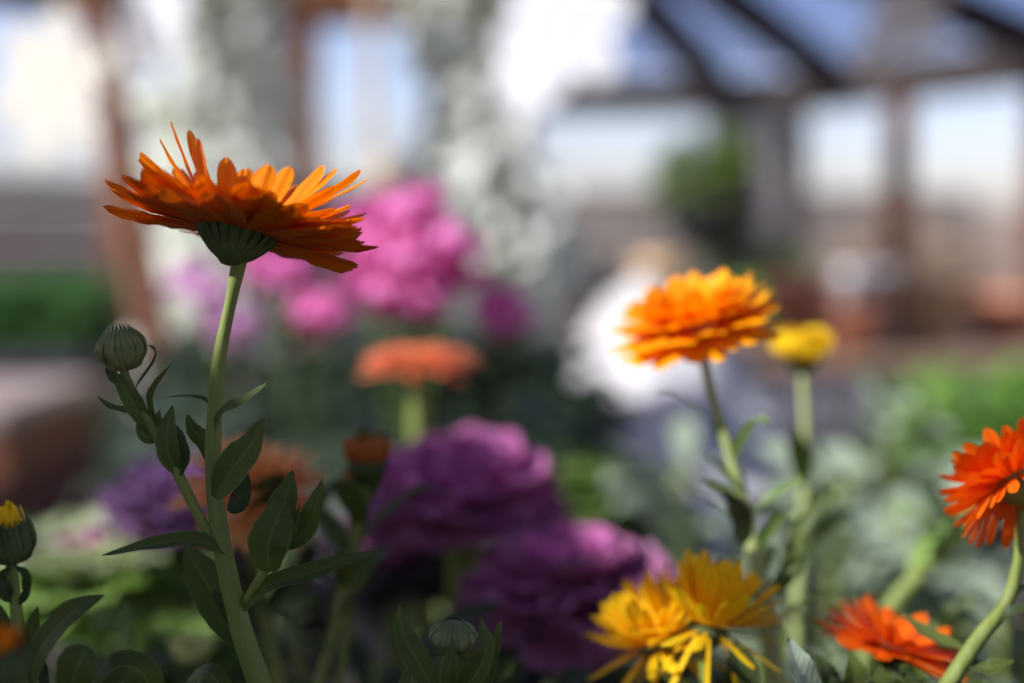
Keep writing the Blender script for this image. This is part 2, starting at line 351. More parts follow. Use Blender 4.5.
# ---- main flower
D = .385
S = [(240, 258, D), (230, 305, D), (219, 360, D), (214, 420, D), (214, 485, D), (223, 550, D), (240, 625, D + .002), (262, 690, D + .004)]
root = empty('marigold_plant', base_of(S), 'tall orange marigold seen from below, with a closed green bud on its left branch', 'marigold', G_CAL)
px_stem(root, S, [8.2, 6, 7.2, 8, 9, 10, 11.5, 13], n=34)
c = at(237, 232, D); nv = (.19, .21, .95)
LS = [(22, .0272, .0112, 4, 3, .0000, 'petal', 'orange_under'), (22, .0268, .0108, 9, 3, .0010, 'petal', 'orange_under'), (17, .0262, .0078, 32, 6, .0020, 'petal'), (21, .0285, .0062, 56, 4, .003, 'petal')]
def lopsided(u, e, e1, l, rr):
    k = max(0.0, -u[1]); cap = math.radians(60 - 51 * min(1, k * 1.7) + rr.gauss(0, 1.5))   # the petals on the near side lie flat, the far ones stand
    if e > math.radians(20):
        if u[0] > .4: e -= math.radians(16 * u[0]); e1 -= math.radians(16 * u[0])
        if u[1] > .3: e += math.radians(10 * u[1]); e1 += math.radians(8 * u[1]); l *= 1.02
    if e > cap: e1 -= e - cap; e = cap; l *= .80
    return e, e1, l
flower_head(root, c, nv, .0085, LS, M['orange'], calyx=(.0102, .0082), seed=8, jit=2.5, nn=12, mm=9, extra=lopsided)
# branch and bud
B = [(226, 552, D), (205, 527, D - .001), (182, 482, D - .003), (160, 440, D - .004), (139, 405, D - .004), (127, 380, D - .004), (123, 366, D - .004)]
px_stem(root, B, [5.5, 5.5, 5.5, 5.5, 5.5, 4.5, 4.5], down=False, name='branch')
bud(root, at(122, 349, D - .004), (-.1, -.15, 1), .0062, .0115, 3)
lf = lambda pts, w, **k: px_leaf(root, pts, w, **k)
b1 = D - .004
lf([(148, 418, b1), (128, 412, b1), (110, 407, b1 + .001), (97, 396, b1 + .002)], 9, face=(0, -.6, 1), fold=.5)
lf([(150, 432, b1), (136, 408, b1 - .002), (124, 388, b1 - .003), (114, 371, b1 - .002)], 20, face=(.4, -1, .2), fold=.35)
lf([(135, 390, b1), (143, 377, b1), (154, 362, b1), (156, 350, b1), (148, 345, b1)], 8, face=(-.8, -.5, .2))
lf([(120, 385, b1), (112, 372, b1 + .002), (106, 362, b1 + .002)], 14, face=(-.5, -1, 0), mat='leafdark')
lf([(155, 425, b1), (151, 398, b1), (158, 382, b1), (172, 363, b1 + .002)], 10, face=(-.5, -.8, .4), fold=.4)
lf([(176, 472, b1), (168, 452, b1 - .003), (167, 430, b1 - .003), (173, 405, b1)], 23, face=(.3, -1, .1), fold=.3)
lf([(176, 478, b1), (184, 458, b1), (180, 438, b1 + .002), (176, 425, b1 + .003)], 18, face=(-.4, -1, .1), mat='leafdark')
lf([(163, 438, b1), (158, 422, b1), (160, 410, b1)], 12, face=(-.3, -1, .2))
lf([(158, 440, b1), (145, 436, b1 - .001), (136, 424, b1)], 13, face=(-.2, -1, .4))
# stem leaves
lf([(214, 432, D - .002), (224, 412, D - .004), (246, 400, D - .006), (268, 382, D - .007)], 16, face=(-.3, -.7, 1), fold=.4)
lf([(214, 497, D - .003), (232, 470, D - .006), (250, 447, D - .007), (264, 418, D - .004)], 38, face=(-.35, -1, .25), fold=.25, wave=.03)
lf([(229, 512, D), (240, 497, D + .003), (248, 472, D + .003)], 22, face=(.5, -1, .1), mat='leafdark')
lf([(213, 412, D), (206, 400, D), (187, 396, D + .002), (160, 398, D + .006)], 6, face=(0, -.5, 1))
lf([(213, 470, D + .002), (206, 445, D + .004), (193, 430, D + .005), (187, 414, D + .006)], 19, face=(.5, -1, .3))
lf([(226, 553, D - .002), (197, 541, D - .006), (155, 544, D - .010), (101, 556, D - .012)], 22, face=(0, -.75, 1), fold=.3, wave=.03)
lf([(243, 610, D - .001), (268, 586, D - .003), (312, 573, D), (345, 560, D + .002), (383, 550, D + .004)], 24, face=(0, -.75, 1), fold=.25, wave=.05, wn=1.5)
lf([(240, 648, D + .004), (222, 610, D + .01), (200, 572, D + .013), (184, 545, D + .014)], 44, face=(.4, -1, .2), mat='leaf', wave=.03)
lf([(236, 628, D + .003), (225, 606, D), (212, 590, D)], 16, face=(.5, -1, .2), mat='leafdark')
px_stem(root, [(245, 603, D), (256, 585, D - .002), (268, 567, D - .004)], [5, 4.5, 4], down=False, name='side_shoot', n=8)
lf([(270, 572, D - .006), (268, 545, D - .009), (277, 520, D - .009), (287, 499, D - .005)], 42, face=(.15, -1, .1), fold=.2, wave=.05, teeth=.04)
lf([(278, 560, D - .003), (280, 525, D - .003), (286, 498, D), (293, 470, D + .003)], 36, face=(-.3, -1, .1), wave=.04, fold=.3)
lf([(283, 548, D), (305, 531, D), (315, 508, D - .002), (323, 478, D)], 27, face=(-.45, -1, .2), fold=.35, wave=.04)
lf([(285, 540, D - .005), (296, 525, D - .006), (300, 506, D - .003)], 16, face=(-.7, -.8, .2), fold=.4)

# ---- bottom left plant with half-open bud
d2 = .37
S = [(11, 560, d2), (15, 600, d2), (20, 640, d2), (24, 700, d2)]
root = empty('marigold_plant', base_of(S), 'marigold with a half-open bud tipped orange at the lower left edge', 'marigold', G_CAL)
px_stem(root, S, [6, 6, 7, 8])
bud(root, at(11, 541, d2), (-.12, -.1, 1), .0060, .0120, 8, tip=M['yellow'], cm=M['calyx'])
lf([(27, 690, d2), (40, 650, d2 - .004), (62, 622, d2 - .006), (82, 606, d2 - .006), (105, 594, d2 - .004)], 32, face=(-.25, -.9, .6), fold=.2, wave=.04, wn=1.5)
lf([(70, 715, d2 - .004), (72, 690, d2 - .008), (78, 664, d2 - .01), (90, 648, d2 - .008)], 40, face=(.1, -1, .3), fold=.1, prof='spoon')
lf([(30, 690, d2), (33, 655, d2), (32, 628, d2), (38, 606, d2)], 20, face=(.5, -1, .1))
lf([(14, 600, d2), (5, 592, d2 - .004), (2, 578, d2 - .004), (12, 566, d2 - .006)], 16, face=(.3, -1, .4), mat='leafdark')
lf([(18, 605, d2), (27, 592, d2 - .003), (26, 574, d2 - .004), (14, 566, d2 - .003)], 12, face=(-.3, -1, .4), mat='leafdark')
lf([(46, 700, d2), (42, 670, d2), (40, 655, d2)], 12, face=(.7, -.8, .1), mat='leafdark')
lf([(14, 650, d2), (5, 630, d2 + .004), (0, 605, d2 + .008)], 18, face=(.4, -1, .2))
lf([(160, 705, d2 + .02), (140, 672, d2 + .014), (115, 668, d2 + .01), (88, 700, d2 + .01)], 40, face=(0, -.8, .7), fold=-.2)
lf([(240, 720, d2 + .02), (208, 672, d2 + .02), (180, 690, d2 + .03)], 26, face=(0, -.8, .8), fold=-.2)
dn = .31
S = [(-6, 690, dn), (-8, 760, dn)]
root = empty('marigold_plant', base_of(S), 'very close dark marigold bud at the bottom left corner, its tip dull orange', 'marigold', G_CAL)
px_stem(root, S, [6, 7])
bud(root, at(-4, 668, dn), (.1, -.1, 1), .0068, .0120, 11, tip=M['orange'], cm=M['calyx'])

# ---- bottom centre bud plant
d3 = .375
S = [(452, 652, d3), (451, 680, d3), (450, 720, d3)]
root = empty('marigold_plant', base_of(S), 'small flat green marigold bud held between upright leaves in front of the purple kale', 'marigold', G_CAL)
px_stem(root, S, [5, 6, 6])
bud(root, at(453, 636, d3), (.05, -.2, 1), .0059, .0080, 21)
lf([(438, 700, d3), (420, 665, d3 - .003), (404, 635, d3 - .002), (399, 604, d3)], 28, face=(.45, -1, .5), fold=.2)
lf([(452, 700, d3), (475, 676, d3 - .005), (487, 648, d3 - .007), (481, 618, d3 - .002)], 26, face=(-.5, -1, .2), fold=.45)
lf([(486, 690, d3 + .004), (492, 655, d3 + .005), (501, 620, d3 + .006)], 18, face=(-.3, -1, .2))
lf([(449, 700, d3 - .005), (449, 672, d3 - .009), (454, 640, d3 - .008)], 17, face=(0, -1, .2), fold=.3)
lf([(408, 720, d3 - .006), (404, 690, d3 - .006), (409, 668, d3 - .004)], 16, face=(.3, -1, .2))
lf([(445, 655, d3), (432, 655, d3), (420, 645, d3)], 5, face=(0, -.5, 1))
lf([(458, 655, d3 - .004), (472, 664, d3 - .004), (480, 650, d3)], 8, face=(0, -.5, 1))

# ---- B: bright orange head on the tall stem
dB = .50
S = [(698, 338, dB), (710, 390, dB), (729, 450, dB), (746, 515, dB), (762, 590, dB - .003), (775, 680, dB - .005)]
root = empty('marigold_plant', base_of(S), 'bright orange double marigold facing up on a slim stem before the white cloth', 'marigold', G_CAL)
px_stem(root, S, [4, 4.5, 5.5, 7.5, 9, 10], 'stemlight', n=26)
LB = [(26, .0270, .0085, -3, -14, .0000, 'petal'), (26, .0265, .0085, 10, -10, .001, 'petal'), (24, .0240, .0080, 25, -10, .002, 'petal'), (22, .0215, .0078, 40, -10, .003, 'petal'), (18, .0185, .007, 56, -10, .003, 'petal'), (12, .0155, .006, 74, -6, .003, 'petal')]
flower_head(root, at(696, 330, dB), (-.20, -.16, .96), .006, LB, M['brightorange'], calyx=(.0075, .006), sc_=.9, seed=9, nn=8, mm=5)
stem_leaves(root, S, [.38, .45, .5, .57, .63, .68, .74, .8, .85, .9, .95], .030, 3, wr=.16, mat='leaflight')
lf([(748, 530, dB - .01), (735, 505, dB - .012), (722, 490, dB - .012), (700, 478, dB - .01)], 14, face=(.4, -1, .4))
lf([(745, 545, dB - .01), (738, 515, dB - .02), (725, 492, dB - .025)], 30, face=(.2, -1, .5), mat='leafdark')
lf([(765, 600, dB), (790, 570, dB), (800, 530, dB), (830, 490, dB)], 22, face=(-.4, -1, .4))

# ---- yellow bud
dY = .62
S = [(802, 360, dY), (806, 440, dY), (803, 520, dY), (797, 610, dY), (795, 690, dY)]
root = empty('marigold_plant', base_of(S), 'round lemon yellow marigold bud on a pale upright stem', 'marigold', G_CAL)
px_stem(root, S, [4, 4.5, 5.5, 6.5, 7.5], 'stemlight')
LY = [(16, .019, .0095, 32, 85, .0, 'petal'), (14, .0175, .009, 50, 70, .001, 'petal'), (11, .015, .008, 68, 50, .002, 'petal'), (7, .013, .007, 84, 30, .003, 'petal')]
flower_head(root, at(802, 357, dY), (-.05, -.15, 1), .0065, LY, M['budyellow'], calyx=(.0072, .008), sc_=.72, seed=12, nn=7, mm=5)
stem_leaves(root, S, [.42, .5, .57, .64, .72, .8, .88], .04, 17, mat='leaf', wr=.22)
lf([(803, 520, dY), (820, 505, dY - .02), (835, 485, dY - .03)], 26, face=(-.3, -1, .5), mat='leafdark')

# ---- yellow pair, two heads on one plant
dW = .45
S = [(704, 645, dW), (706, 675, dW), (712, 720, dW)]
root = empty('marigold_plant', base_of(S), 'golden yellow marigold with two shaggy heads and drooping petals', 'marigold', G_CAL)
px_stem(root, S, [6, 7, 8])
def droop(u, e, e1, l, rr): return e, e1, l
LW = [(9, .036, .0034, -42, -16, -.001, 'thin'), (10, .030, .0050, -10, -12, .0, 'petal'), (20, .0290, .0060, 34, 14, .002, 'petal'), (20, .0290, .0062, 56, 14, .003, 'petal'), (14, .027, .006, 74, 8, .004, 'petal')]
flower_head(root, at(708, 630, dW), (.22, .10, .97), .0050, LW, M['yellow'], calyx=(.0062, .006), sc_=.70, jit=10, seed=31, nn=9, mm=5)
px_stem(root, [(659, 653, dW + .01), (665, 670, dW + .006), (705, 705, dW)], [5, 6, 6], down=False, name='branch', n=9)
LW2 = [(9, .034, .0034, -42, -16, -.001, 'thin'), (12, .028, .0052, -8, -12, .0, 'petal'), (20, .0265, .0062, 28, 14, .002, 'petal'), (20, .0255, .0060, 52, 14, .003, 'petal'), (14, .024, .0060, 72, 10, .004, 'petal')]
flower_head(root, at(657, 645, dW + .012), (-.38, -.05, .92), .0048, LW2, M['yellow'], calyx=(.0060, .0058), sc_=.70, jit=10, seed=33, nn=9, mm=5)
lf([(720, 720, dW), (740, 680, dW - .01), (735, 640, dW - .01)], 40, face=(0, -1, .3), mat='leafdark')
lf([(700, 720, dW), (670, 690, dW + .01), (640, 690, dW + .01)], 36, face=(0, -1, .5), mat='leafdark')

# ---- right edge red-orange
dR = .425
S = [(1022, 508, dR), (1019, 555, dR), (1008, 600, dR), (978, 640, dR - .004), (945, 690, dR - .008)]
root = empty('marigold_plant', base_of(S), 'red-orange marigold turned away on a curved stem at the right edge', 'marigold', G_CAL)
px_stem(root, S, [5, 5.5, 6.5, 7.5, 8.5], n=26)
LR = [(26, .0235, .0052, -28, -16, .0, 'thin'), (32, .0235, .0062, 4, -6, .001, 'petal'), (28, .0215, .0065, 26, -4, .002, 'petal'), (16, .018, .006, 48, 0, .003, 'petal')]
flower_head(root, at(1017, 484, dR), (-.30, .62, .72), .0058, LR, M['red_orange'], calyx=(.0070, .0065), cm=M['stem'], sc_=.74, seed=41, nn=9, mm=5)
lf([(1008, 600, dR), (1022, 588, dR), (1040, 594, dR)], 9, face=(0, -.6, 1), mat='leafdark')
lf([(990, 628, dR), (1010, 612, dR - .004), (1035, 605, dR - .004)], 14, face=(0, -.6, 1), mat='leafdark')
lf([(965, 650, dR), (930, 635, dR + .01), (900, 612, dR + .02)], 18, face=(0, -.6, 1))
lf([(960, 660, dR), (985, 668, dR - .01), (1015, 660, dR - .01)], 20, face=(0, -.6, 1))

# ---- low red-orange head half buried in leaves
dL = .455
S = [(888, 655, dL), (885, 690, dL), (880, 730, dL)]
root = empty('marigold_plant', base_of(S), 'low flat red-orange marigold half buried in leaves near the right corner', 'marigold', G_CAL)
px_stem(root, S, [6, 7, 7])
LL = [(22, .0200, .0062, 3, -8, .0, 'petal'), (20, .0195, .006, 14, -6, .001, 'petal'), (16, .016, .0055, 32, -4, .002, 'petal')]
flower_head(root, at(890, 648, dL), (.30, .02, .95), .0050, LL, M['red_orange'], calyx=(.0062, .006), seed=51, nn=8, mm=5)
for i, (x, y, x2, y2, w) in enumerate([(870, 720, 800, 680, 26), (850, 720, 850, 650, 24), (930, 730, 900, 672, 22), (905, 730, 868, 668, 24), (835, 720, 815, 655, 22), (960, 720, 985, 680, 24), (860, 700, 905, 668, 14)]):
    lf([(x, y, dL - .01), ((x + x2) / 2 + 5, (y + y2) / 2 - 8, dL - .02), (x2, y2, dL - .02)], w, face=(.2 * (-1) ** i, -1, .5), mat='leaf' if i % 2 else 'leafdark')
lf([(822, 715, .41), (806, 680, .405), (795, 655, .405), (788, 636, .41)], 28, face=(.4, -1, .2), mat='sage')

# ---- peach flower
dP = .52
S = [(252, 500, dP), (250, 540, dP), (262, 600, dP), (280, 690, dP)]
root = empty('marigold_plant', base_of(S), 'peach-orange marigold with drooping petals behind the tall main stem', 'marigold', G_CAL)
px_stem(root, S, [5, 6, 7, 8])
LP = [(18, .025, .0065, -48, -22, .0, 'petal'), (20, .0245, .0070, -12, -14, .001, 'petal'), (18, .0225, .0070, 8, -10, .002, 'petal'), (16, .0195, .0065, 26, -8, .003, 'petal'), (12, .015, .006, 48, 0, .003, 'petal')]
flower_head(root, at(252, 487, dP), (.10, -.10, .98), .0058, LP, M['peach'], calyx=(.0068, .006), seed=61, nn=7, mm=4)
stem_leaves(root, S, [.4, .55, .65, .75, .85], .045, 5, mat='leafdark')

# ---- small spent head with dark centre
dS = .49
S = [(367, 474, dS), (362, 520, dS), (345, 585, dS), (318, 690, dS)]
root = empty('marigold_plant', base_of(S), 'small withered orange marigold head with a dark centre, left of the purple kale', 'marigold', G_CAL)
px_stem(root, S, [4.5, 4.5, 5, 6])
LS2 = [(20, .0105, .0040, 58, 75, .0, 'petal'), (16, .0085, .0035, 72, 60, .001, 'petal')]
flower_head(root, at(367, 464, dS), (-.02, .05, 1), .0052, LS2, M['rust'], calyx=(.0066, .0075), disc=.0050, seed=71, nn=6, mm=4)
stem_leaves(root, S, [.25, .4, .5, .6, .7, .8, .9], .038, 8)
S = [(350, 492, dS + .02), (352, 560, dS + .02), (340, 690, dS + .02)]
px_stem(root, S, [4, 5, 5], name='branch')
bud(root, at(350, 487, dS + .02), (0, 0, 1), .004, .007, 5, tip=M['rust'])

# ---- flat salmon-orange flower
dG = .74
S = [(418, 372, dG), (417, 420, dG), (420, 500, dG), (425, 600, dG)]
root = empty('gerbera_plant', base_of(S), 'flat salmon-orange daisy flower on a pale stem above the purple kale', 'gerbera', None)
px_stem(root, S, [8, 9, 10, 10])
LG = [(28, .0285, .0065, 0, -3, .0, 'petal'), (26, .0270, .0065, 5, -3, .001, 'petal'), (22, .021, .006, 11, -4, .0015, 'petal'), (16, .015, .005, 18, 0, .002, 'petal')]
flower_head(root, at(418, 362, dG), (.0, -.10, 1), .0055, LG, M['salmon'], calyx=(.0085, .008), cm=M['stem'], sc_=.9, seed=81, nn=6, mm=4)

# ---- pale yellow bud low down
dq = .56
S = [(192, 668, dq), (190, 700, dq), (188, 740, dq)]
root = empty('marigold_plant', base_of(S), 'small pale yellow-green bud low in the foliage left of the main stem', 'marigold', G_CAL)
px_stem(root, S, [4, 5, 5])
flower_head(root, at(192, 662, dq), (0, -.1, 1), .004, [(12, .010, .006, 60, 25, 0, 'petal'), (9, .009, .006, 75, 30, .001, 'petal')], M['paleyel'], calyx=(.0052, .005), seed=91, nn=6, mm=4)

# ------------------------------------------------------------------ ornamental kales
def kale(name, c, R, label, mats, seed, rings=None, tilt=(0, -.1, 1), group='ornamental kales in the flower bed'):
    c = np.asarray(c, float); root = empty(name, (c[0], c[1], SOIL), label, 'ornamental kale', group)
    rr = random.Random(seed); n, a, b = frame(tilt)
    mb = MB(); tube(mb, [c + n * R * .1, c - n * R * .5, np.array([c[0], c[1], SOIL - .02])], [R * .14, R * .16, R * .16], 8, 12); mb.build('stalk', M['stem'], root)
    rings = rings or [(9, 1.05, -4, 2), (9, 1.0, 16, 2), (9, .92, 32, 1), (8, .85, 48, 1), (7, .74, 60, 0), (6, .60, 72, 0), (5, .46, 80, 0)]
    for q, (cnt, ln, el, mi) in enumerate(rings):
        for k in range(cnt):
            th = 2 * PI * (k + rr.uniform(-.2, .2)) / cnt + q * .37; u = math.cos(th) * a + math.sin(th) * b
            e = math.radians(el + rr.gauss(0, 4)); l = R * ln * rr.uniform(.92, 1.08)
            d0 = u * math.cos(e) + n * math.sin(e); e1 = e - math.radians(10 if el > 10 else -8); d1 = u * math.cos(e1) + n * math.sin(e1)
            s = c + u * R * .06 + n * R * (.02 * q)
            pts = [s, s + d0 * l * .45, s + d0 * l * .72 + d1 * l * .06, s + d0 * l * .72 + d1 * l * .28 - u * l * .02]
            up = nrm(n * math.cos(e) - u * math.sin(e))
            m2 = MB(); blade(m2, pts, l * .86, up, 'fan', 16, 13, 0, cup=.22, wave=.045, wn=2.5, ph=rr.random() * 6)
            # ruffled rim
            V = np.array(m2.v).reshape(16, 13, 3); phs = rr.random() * 6
            for i in range(16):
                for j in range(13):
                    t = i / 15; x = abs(-1 + j / 6); edge = max(0, t - .55) / .45 * .9 + max(0, x - .5) * 1.0 * t
                    V[i, j] += up * l * .052 * edge * math.sin(j * 1.9 + i * 1.3 + phs)
            m2.v = [tuple(p) for p in V.reshape(-1, 3)]
            m2.build('leaf', M[mats[mi]], root)
    return root
KM = ['kale_in', 'kale_in', 'kale_out']
kale('ornamental_kale', at(462, 515, .66), .047, 'large magenta purple ornamental kale, the upper of the two in the middle', ['kale_in', 'kale_in', 'kale_out'], 2)
kale('ornamental_kale', at(566, 612, .60), .044, 'dark purple ornamental kale beside the golden yellow marigold', ['kale_in', 'kale_out', 'kale_out'], 3)
kale('ornamental_kale', at(398, 575, .70), .040, 'dusky purple ornamental kale low behind the small green bud', ['kale_out', 'kale_out', 'kale_base'], 4)
kale('ornamental_kale', at(178, 520, .74), .040, 'deep violet ornamental kale behind the peach-orange marigold', ['violet', 'violet', 'violet'], 5)
kale('ornamental_kale', at(85, 590, .72), .050, 'cream and pale green ornamental kale with a pink heart, left of the main stem', ['kalepink', 'cream', 'leaflight'], 6, rings=[(9, 1.2, -4, 2), (9, 1.1, 14, 2), (9, 1.0, 30, 1), (8, .8, 48, 1), (5, .52, 68, 0)])
kale('ornamental_kale', at(190, 690, .66), .040, 'pale green ornamental kale low behind the small yellow bud', ['leaflight', 'leaflight', 'leaf'], 7)
kale('ornamental_kale', at(570, 505, 1.02), .045, 'lime green ornamental kale behind the purple ones', ['leaflight', 'leaflight', 'leaflight'], 8)

# ------------------------------------------------------------------ cyclamen
def cyclamen(base, blooms, label, nleaf, lr, seed, group='potted cyclamens behind the flower bed', leafm='evergreen'):
    rr = random.Random(seed); base = np.asarray(base, float); root = empty('cyclamen_plant', base, label, 'cyclamen', group)
    top = base[2]
    mb = MB(); lathe(mb, base, [(.042, 0), (.046, .01), (.058, .095), (.064, .096), (.065, .115), (.058, .116), (.055, .10), (.01, .099)], 28); mb.build('pot', M['blackpot'], root)
    s0 = base + np.array([0, 0, .10])
    for k in range(nleaf):
        th = k * 2.4; r = lr * math.sqrt((k + .5) / nleaf); u = np.array([math.cos(th), math.sin(th), 0]); hh = .085 * (1 - .5 * r / lr) + rr.uniform(-.015, .02)
        p = s0 + u * r + np.array([0, 0, hh]); w = rr.uniform(.045, .062)
        m2 = MB(); up = np.array([0, 0, 1.0]) + u * .5 + np.array([0, -.3, 0]); t = nrm(np.cross(np.cross(up, u), up))
        blade(m2, [p - t * w * .4, p + up * .002, p + t * w * .5 - np.array([0, 0, .008])], w, up, 'spoon', 10, 7, .1, wave=.03)
        tube(m2, [s0 + u * .01, s0 + u * r * .6 + np.array([0, 0, hh * .6]), p - t * w * .4], [.0015, .0012, .001], 6, 5)
        m2.build('leaf', M[leafm], root)
    for (px, py, d, sz, mat) in blooms:
        p = at(px, py, d); mb = MB(); k0 = s0 + np.array([rr.uniform(-.02, .02), rr.uniform(-.02, .02), 0])
        tube(mb, [k0, (k0 + p) / 2 + np.array([(p - k0)[0] * .2, 0, .02]), p + np.array([0, 0, -.004])], [.002, .0018, .0015], 12, 6); st = mb.build('flower_stem', M['stemdark'], root)
        mb = MB(); yaw = rr.random() * 6; tl = nrm([rr.gauss(0, .3), rr.gauss(0, .2) - .25, 1]); n, a, b = frame(tl)
        for q in range(6):
            th = yaw + q * 2 * PI / 6; u = math.cos(th) * a + math.sin(th) * b; e = math.radians(rr.uniform(30, 62))
            dd = u * math.cos(e) + n * math.sin(e); e2 = e + .5; d1 = u * math.cos(e2) + n * math.sin(e2)
            blade(mb, [p + u * .002, p + u * .006 + dd * sz * .35, p + u * .006 + dd * sz * .7 + d1 * sz * .05, p + dd * sz * .72 + d1 * sz * .34], sz * .66, nrm(n * math.cos(e) - u * math.sin(e)), 'petal', 10, 7, 0, twist=.5, cup=.2, wave=.04, ph=q)
        lathe(mb, p, [(.001, -.006), (.005, -.003), (.005, .002), (.002, .004)], 12, n)
        mb.build('bloom', M[mat], st)
    return root
d = 1.0; z = .0
bl = [(395, 240, 1.0, .034, 'pink'), (428, 228, 1.02, .033, 'pink'), (368, 262, 1.0, .031, 'pink'), (438, 264, .98, .034, 'pink'), (405, 285, .96, .034, 'pink'), (385, 312, .96, .032, 'pink'),
      (425, 318, .97, .032, 'pink'), (448, 292, 1.0, .032, 'pink'), (405, 222, 1.05, .030, 'pink'), (362, 240, 1.04, .028, 'pink'), (412, 262, 1.0, .030, 'pink'), (375, 288, 1.02, .030, 'pink')]
pb = at(405, 430, 1.03); cyclamen((pb[0], pb[1], 1.02), bl, 'cyclamen with a dense head of bright pink flowers behind the salmon daisy', 34, .12, 3)
pb = at(300, 430, 1.12); cyclamen((pb[0], pb[1], 1.02), [(318, 332, 1.05, .030, 'pink'), (262, 288, 1.12, .032, 'pink'), (285, 275, 1.15, .026, 'pink'), (320, 318, 1.08, .026, 'pink')], 'cyclamen with a few small pink flowers under the tall orange marigold', 34, .11, 4)
pb = at(215, 420, 1.2); cyclamen((pb[0], pb[1], 1.02), [(203, 305, 1.15, .029, 'lilac'), (240, 345, 1.15, .029, 'lilac'), (222, 330, 1.2, .030, 'lilac'), (198, 290, 1.2, .028, 'lilac')], 'cyclamen with pale lilac flowers left of the tall main stem', 20, .07, 5)
pb = at(510, 430, 1.1); cyclamen((pb[0], pb[1], 1.02), [(497, 335, 1.05, .032, 'pink'), (503, 322, 1.08, .028, 'pink')], 'cyclamen with one mauve-pink flower to the right of the dense pink one', 30, .09, 6)

# ------------------------------------------------------------------ leafy clumps filling the bed
def clump(name, c, r, h, nl, ls, mat, label, cat, seed, group=None, wr=.45, parts=True, stems=5, top=None):
    rr = random.Random(seed); c = np.asarray(c, float); root = empty(name, (c[0], c[1], SOIL), label, cat, group)
    base = np.array([c[0], c[1], SOIL - .01]); tips = []
    for s in range(stems):
        th = s * 2.4 + seed; u = np.array([math.cos(th), math.sin(th), 0]); tp = base + u * r * .75 * math.sqrt((s + .4) / stems) + np.array([0, 0, h * rr.uniform(.7, 1)])
        mb = MB(); tube(mb, [base + u * .006, base * .5 + tp * .5 + u * r * .05, tp], [.004, .003, .002], 10, 7, 5); mb.build('stem', M['stem'], root); tips.append(tp)
    pool = MB()
    for k in range(nl):
        tp = tips[k % stems]; t = .18 + .82 * ((k // stems) / max(1, (nl // stems)))
        p = base * (1 - t) + tp * t; th = k * 2.399 + rr.uniform(-.3, .3); u = np.array([math.cos(th), math.sin(th), 0]); l = ls * rr.uniform(.7, 1.15) * (1.1 - .45 * t)
        up = np.array([0, 0, 1.0]); rise = rr.uniform(.1, .5) + .3 * t
        q = [p, p + u * l * .35 + up * l * rise * .5, p + u * l * .7 + up * l * rise * .8, p + u * l * .98 + up * l * rise * rr.uniform(.5, 1)]
        mb = MB() if parts else pool
        blade(mb, q, l * wr, up - u * .35, 'leaf', 11, 5, .22, wave=.04, twist=rr.gauss(0, .4), ph=rr.random() * 6)
        if parts: mb.build('leaf', M[mat], root)
    if not parts: tag(pool.build('foliage', M[mat], root), kind='stuff')
    return root
GS = 'silvery sage plants at the right of the bed'
for i, (px, d_, hh, ls, lab) in enumerate([(835, .86, .215, .085, 'silvery sage-green plant behind the yellow bud'), (930, .95, .21, .09, 'silvery sage-green plant behind the red-orange marigold at the right edge'),
                                   (705, 1.0, .20, .085, 'silvery sage-green plant below the white cloth'), (1010, .80, .15, .08, 'silvery sage-green plant at the right edge of the bed'), (880, 1.12, .24, .09, 'silvery sage-green plant farthest back, before the right bench'), (632, 1.10, .19, .085, 'silvery sage-green plant between the dark purple kale and the tall bright marigold'), (760, .80, .15, .075, 'silvery sage-green plant just behind the tall bright orange marigold stem')]):
    p = at(px, 500, d_); clump('sage_plant', p, .07, hh, 42, ls, 'sage', lab, 'foliage plant', 20 + i, GS, wr=.5)
GF = 'leafy marigold plants without flowers low in the bed'
for i, (px, d_, hh, m, lab) in enumerate([(330, .62, .10, 'leafdark', 'low dark leafy plant in front of the dusky purple kale'), (560, .47, .055, 'leafdark', 'low dark leafy plant at the foot of the dark purple kale'), (120, .55, .06, 'leaf', 'low green leafy plant before the cream kale'),
                                   (830, .58, .10, 'leaf', 'low green leafy plant left of the low red-orange marigold'), (920, .60, .10, 'leaf', 'low green leafy plant behind the low red-orange marigold'), (1010, .56, .08, 'leaf', 'low green leafy plant at the bottom right corner'), (385, .56, .1, 'leafdark', 'low dark leafy plant between the withered head and the dark purple kale'),
                                   (250, .85, .12, 'leafdark', 'dark leafy plant under the pink cyclamens'), (470, .88, .13, 'leafdark', 'dark leafy plant behind the magenta kale'), (40, .60, .05, 'leaflight', 'lime green leafy plant at the left edge of the bed'), (690, .62, .08, 'leafdark', 'dark leafy plant behind the golden marigold')]):
    p = at(px, 500, d_); hh = 1.35 - d_ * ({560: 655, 250: 500, 470: 500}.get(px, 585) - 231) / FPX - SOIL; clump('leafy_plant', p, .06, hh, 60, .05, m, lab, 'foliage plant', 50 + i, GF, wr=.38)
# pale branch rising to the right
S = [(965, 535, .60), (930, 565, .60), (890, 610, .60), (860, 680, .60)]
root = empty('leafy_plant', base_of(S), 'pale green leaning shoot left of the red-orange marigold at the right edge', 'foliage plant', GF)
px_stem(root, S, [5, 8, 9, 9]); stem_leaves(root, S, [.05, .12, .2, .35, .5], .035, 4, mat='leaflight')

